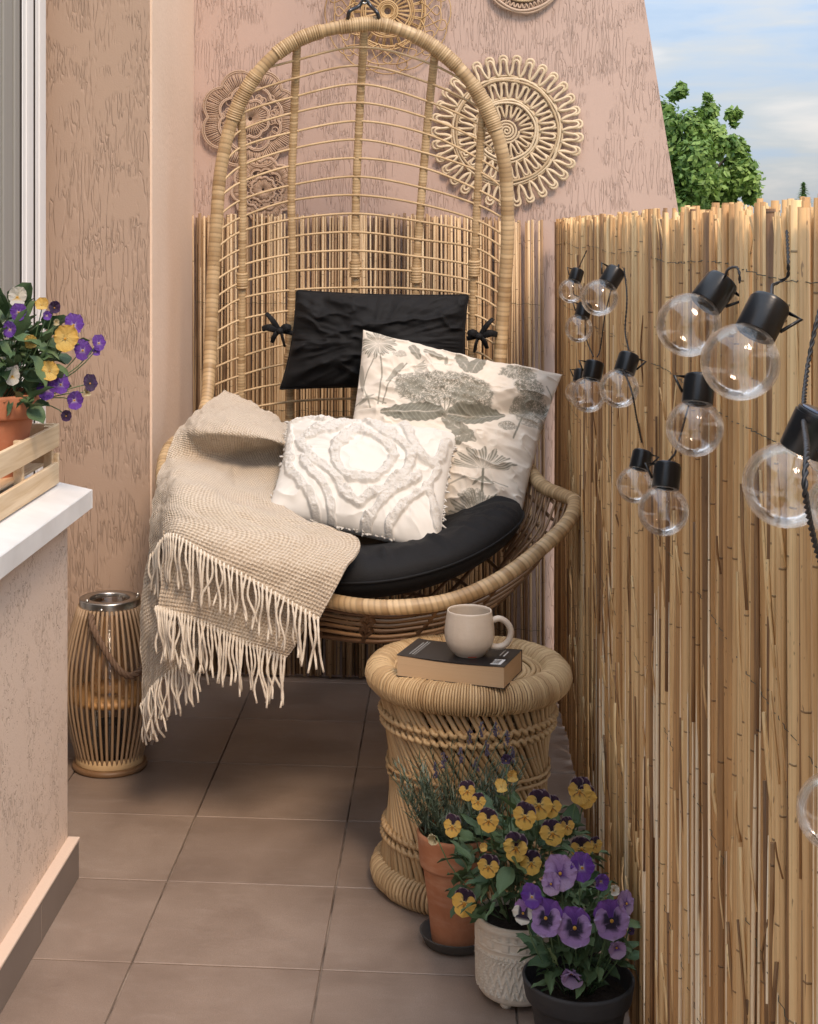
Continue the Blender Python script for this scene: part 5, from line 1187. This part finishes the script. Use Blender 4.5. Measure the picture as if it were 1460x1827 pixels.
for q in range(64):
    a = random.uniform(0, 6.28); r0 = random.uniform(0, .045); ln = random.uniform(.06, .15); sp_ = random.uniform(.2, .75)
    b0 = np.array([px_+r0*math.cos(a), py_+r0*math.sin(a), .172]); b1 = b0+np.array([math.cos(a)*sp_*ln, math.sin(a)*sp_*ln*.8, ln])
    s_ = spline([b0, (b0+b1)/2+RNG.normal(0, .004, 3), b1], 10); m.add(*tube(s_, .0009, 4))
    for t in np.linspace(.12, 1, 15):
        p = s_[int(t*9)]+RNG.normal(0, .002, 3)
        for w in range(3):
            d = RNG.normal(size=3); d[2] = abs(d[2])*.8+.5; d /= np.linalg.norm(d); l_ = random.uniform(.012, .030); sd_ = np.cross(d, [0, 0, 1]); sd_ /= np.linalg.norm(sd_)+1e-9; w_ = .0012
            m.add([p-sd_*w_*.6, p+d*l_*.5-sd_*w_, p+d*l_, p+d*l_*.5+sd_*w_, p+sd_*w_*.6], [[0, 1, 2, 3, 4]])
m.mk('foliage', M['lavender'], pl, smooth=False)['kind'] = 'stuff'
for (x, y) in ((838, 1300), (868, 1322), (905, 1303), (792, 1345), (822, 1335), (860, 1288), (915, 1335), (778, 1362), (850, 1352), (884, 1290)):
    p1 = PD(x, y, 2.66+random.uniform(-.03, .03)); b0 = np.array([px_, py_, .18]); mk('flower_stalk', *tube(spline([b0, (b0+p1)/2+(.0, 0, .02), p1], 12), .0008, 4), M['lavender'], pl)
    fm = MB()
    for q in range(26):
        p = p1+np.array([random.gauss(0, .0022), random.gauss(0, .0022), -random.uniform(0, .026)]); s_ = .0022; fm.add(*lathe([(.0001, -s_), (s_*.8, 0), (.0001, s_*1.6)], p, 5))
    fm.mk('flower_spike', M['lavender_flower'], pl)

# ------------------------------------------------------------------ viola in the patterned white pot
c0 = PZ(922, 1776, 0); px_, py_ = c0[0], c0[1]
pv = thing('potted_viola', 'yellow and dark purple violas in a pale embossed pot on small feet', 'potted plant', (px_, py_, 0))
R0 = .0665; n_a, n_z = 300, 150
prof = spline(np.array([(.050, .008), (.0575, .010), (.0635, .018), (.0655, .032), (.0662, .060), (.0665, .100), (.0665, .132), (.0660, .134)]), n_z)
a = np.arange(n_a)/n_a*2*math.pi; rr_ = np.repeat(prof[:, :1], n_a, 1); zz = np.repeat(prof[:, 1:], n_a, 1); AA = np.repeat(a[None], n_z, 0)
uu_ = AA/(2*math.pi)*30; w1 = (abs(((uu_*1.0) % 1)-.5)*2)
relief = np.zeros_like(zz)
def band(z0, z1): return ((zz > z0) & (zz < z1)).astype(float)
relief += band(.112, .115)+band(.096, .099)+band(.0955+.028, .128)*.6
relief += band(.100, .110)*(abs(np.sin(uu_*math.pi*.5)) > .75)*1.0+band(.116, .124)*((uu_*2 % 2) < 1)*(abs(np.sin((zz)*1500)) > .5)*.8
zg = ((zz-.02)/.026); relief += ((abs(((zg-w1*.9) % 1)-.5) < .16) & (zz > .022) & (zz < .070))*1.0
relief += ((abs(w1-.5)+abs((zz-.082)/.016) < .55) & (abs(w1-.5)+abs((zz-.082)/.016) > .28))*band(.07, .094)
relief += (abs(((uu_*1.5) % 1)-.5) < .12)*band(.070, .075)
rr_ = rr_+.0030*(relief-.3); V = np.stack([px_+rr_*np.cos(AA), py_+rr_*np.sin(AA), zz], -1).reshape(-1, 3)
i = np.arange(n_z-1)[:, None]; j = np.arange(n_a)[None]; Fc = np.stack([i*n_a+j, i*n_a+(j+1) % n_a, (i+1)*n_a+(j+1) % n_a, (i+1)*n_a+j], -1).reshape(-1, 4).tolist()
mk('pot', V, Fc, M['white_ceramic'], pv)
mk('pot_lining', *lathe([(.0001, .009), (.050, .008)], (px_, py_, 0), 40), M['white_ceramic'], pv); mk('pot_lip', *lathe([(.0660, .134), (.0652, .1355), (.062, .1355), (.061, .134), (.060, .10)], (px_, py_, 0), 60), M['white_ceramic'], pv)
for q in range(4):
    a = q*math.pi/2-2.0; mk('foot', *lathe([(.0001, 0), (.006, 0), (.010, .005), (.010, .012), (.006, .016)], (px_+.045*math.cos(a), py_+.045*math.sin(a), 0), 14), M['white_ceramic'], pv)
mk('soil', *lathe([(.0001, .125), (.03, .128), (.061, .122)], (px_, py_, 0), 24), M['soil'], pv)
cC = np.array([px_+.012, py_-.005, .215])
leaves(pv, cC+(0, 0, -.012), .115, .105, 254, .043, -.55, .1, .268); leaves(pv, (px_, py_, .15), .07, .04, 46, .032, -.2, .3)
flowers(pv, (px_, py_, .13), [(834, 1411, 32, 'yellow_dark', -.3), (853, 1430, 28, 'yellow_dark', .4), (895, 1404, 26, 'yellow', 0, .7, .8), (912, 1384, 26, 'yellow', .5, .35), (903, 1358, 24, 'dark', 0, .3, .5), (962, 1436, 46, 'yellow_dark'), (937, 1456, 42, 'yellow_dark', -.3), (984, 1440, 36, 'yellow_dark', .4), (1034, 1411, 44, 'yellow_dark', .1), (1046, 1422, 36, 'yellow_dark', .3), (808, 1474, 38, 'yellow_dark', -.25), (872, 1464, 40, 'yellow_dark'), (776, 1494, 26, 'cream', -.5, .35, -.3), (986, 1486, 42, 'yellow_dark'), (1012, 1474, 30, 'yellow_dark', .5), (921, 1513, 44, 'yellow_dark', -.1), (948, 1540, 38, 'yellow_dark', .05), (862, 1511, 18, 'yellow', .2, .5), (1038, 1513, 42, 'yellow_dark', .1, .9, -.2), (1063, 1507, 28, 'yellow_dark', .6), (872, 1546, 38, 'yellow_dark', 0), (829, 1611, 42, 'yellow_dark', -.2, .95, 0)], cC, .135)

# ------------------------------------------------------------------ pansies in the black pot
c0 = PZ(1032, 1742, .13); px_, py_ = c0[0], c0[1]
pp = thing('potted_pansy', 'purple and lilac pansies in a plain black pot, lowest right', 'potted plant', (px_, py_, 0))
V, Fc = lathe(spline(np.array([(.0001, .002), (.055, .002), (.058, .005), (.0690, .080), (.0735, .098), (.0790, .100), (.0835, .126), (.0840, .130), (.0815, .1315), (.0790, .130), (.074, .10), (.068, .09)]), 70), (px_, py_, 0), 56); mk('pot', V, Fc, M['black_pot'], pp)
mk('soil', *lathe([(.0001, .108), (.04, .110), (.078, .102)], (px_, py_, 0), 24), M['soil'], pp)
cC = np.array([px_+.004, py_, .215])
leaves(pp, (px_+.0, py_+.01, .150), .068, .058, 130, .036, -.05, .1, .268); leaves(pp, cC, .068, .055, 110, .034, -.5, .0, .268); leaves(pp, (px_-.01, py_-.030, .128), .038, .014, 9, .040, -.1, .2)
flowers(pp, (px_, py_, .11), [(1000, 1558, 66, 'lilac', -.1), (1038, 1548, 54, 'violet', .3), (934, 1629, 46, 'white_blotch', -.3), (950, 1600, 42, 'violet', -.4), (984, 1577, 44, 'lilac', -.3), (975, 1638, 66, 'pansy', -.15), (1026, 1655, 68, 'pansy', 0), (1091, 1642, 74, 'pansy', .1), (1117, 1612, 44, 'lilac', .5), (1072, 1572, 34, 'violet', .5, .5), (1095, 1588, 26, 'white', .5, .35), (1100, 1690, 40, 'lilac', .2, .6, -.3), (1021, 1735, 50, 'lilac', -.1, .35, -.5), (1124, 1660, 20, 'dark', .6, .3)], cC, .125, .9, 1.10)

# ------------------------------------------------------------------ crate with terracotta pots on the sill
cxo, cxi = -.762, -.948; cy0, cy1 = 2.46, 2.895; zc = zsill(cxo)+.002; zi = zsill(cxi)+.002
cr_ = thing('wooden_crate', 'pale pine slatted crate on the white window sill', 'crate', ((cxo+cxi)/2, 2.68, zc))
ztop = zc+.118; mid_ = (zc+zi)/2
def slat(x0, x1, y0, y1, z0, z1): mk('slat', *box((x0, y0, z0), (x1, y1, z1), .0012), M['pine'], cr_, smooth=False)
tilt = lambda x: 0.0
for xs0, xs1 in ((cxo-.008, cxo), (cxi, cxi+.008)):
    zb = zsill(xs0)+.001 if xs0 > -.9 else zc+.03
    slat(xs0, xs1, cy0, cy1, max(zb, zc)+.002, zc+.045); slat(xs0, xs1, cy0, cy1, zc+.074, ztop)
for yy0, yy1 in ((cy1-.022, cy1-.008), (cy0+.008, cy0+.022), ((cy0+cy1)/2-.007, (cy0+cy1)/2+.007)):
    for xs0, xs1 in ((cxo-.026, cxo-.0085), (cxi+.0085, cxi+.026)): mk('corner_post', *box((xs0, yy0, max(zc, zsill(xs0)+.001)), (xs1, yy1, ztop-.002), .001), M['pine'], cr_, smooth=False)
for ye in (cy1-.0075, cy0):
    slat(cxi+.0005, cxo+.0005, ye, ye+.0075, zc+.078, ztop+.001)
    slat(cxi+.0005, cxo+.0005, ye, ye+.0075, zc+.036, zc+.062)
for q in range(3): slat(cxi+.010+q*.054, cxi+.055+q*.054, cy0+.024, cy1-.024, zi+.001, zi+.006)
def clay(cx, cy, z0, R, h, mat, name, parent):
    V, Fc = lathe(spline(np.array([(.0001, 0), (R*.62, 0), (R*.66, .003), (R*.88, h*.70), (R*.90, h*.72), (R*.97, h*.73), (R, h*.97), (R*.99, h), (R*.94, h*.985), (R*.88, h*.8)]), 70), (cx, cy, z0), 56); mk(name, V, Fc, mat, parent)
    mk('soil', *lathe([(.0001, h*.87), (R*.9, h*.84)], (cx, cy, z0), 24), M['soil'], parent)
qx_, qy_ = -.858, 2.735; z0 = zi+.0065
ps = thing('potted_viola', 'mixed violas spilling from a clay pot in the crate on the sill', 'potted plant', (qx_, qy_, z0))
clay(qx_, qy_, z0, .099, .150, M['terracotta_new'], 'pot', ps)
cS = np.array([-.85, 2.745, 1.015]); leaves(ps, cS, .122, .105, 254, .056, -.45, .1); leaves(ps, (-.84, 2.75, .95), .12, .05, 46, .045, -.5, .4)
flowers(ps, (qx_, qy_, .93), [(31, 530, 42, 'white', -.1, .8), (33, 557, 36, 'violet'), (75, 545, 32, 'yellow', 0, .6, .4), (97, 549, 30, 'dark', .3, .6), (83, 563, 22, 'violet', .2, .6), (54, 611, 32, 'yellow', .1, .5), (116, 604, 52, 'yellow', .1, .8), (131, 580, 40, 'violet', .3, .8, .5), (147, 625, 40, 'violet', .3), (176, 612, 32, 'violet', .4), (170, 628, 22, 'violet', .4, .4), (88, 662, 38, 'yellow', .1, .75, .3), (84, 694, 40, 'violet', -.1), (108, 686, 38, 'violet', .1), (160, 684, 32, 'dark', .4), (132, 714, 36, 'violet', .2, .7, -.1), (118, 742, 26, 'dark', .1, .6), (22, 671, 36, 'white', -.1, .9), (18, 588, 34, 'violet', -.3, .7), (155, 700, 20, 'cream', .2, .4), (5, 645, 20, 'white', 0, .6), (100, 575, 16, 'cream', .1, .4)], cS, .145, .9, 1.08)
p2 = thing('clay_pot', 'small empty terracotta pot low inside the crate', 'pot', (-.87, 2.545, z0))
clay(-.860, 2.545, z0, .062, .075, M['terracotta_new'], 'pot', p2)
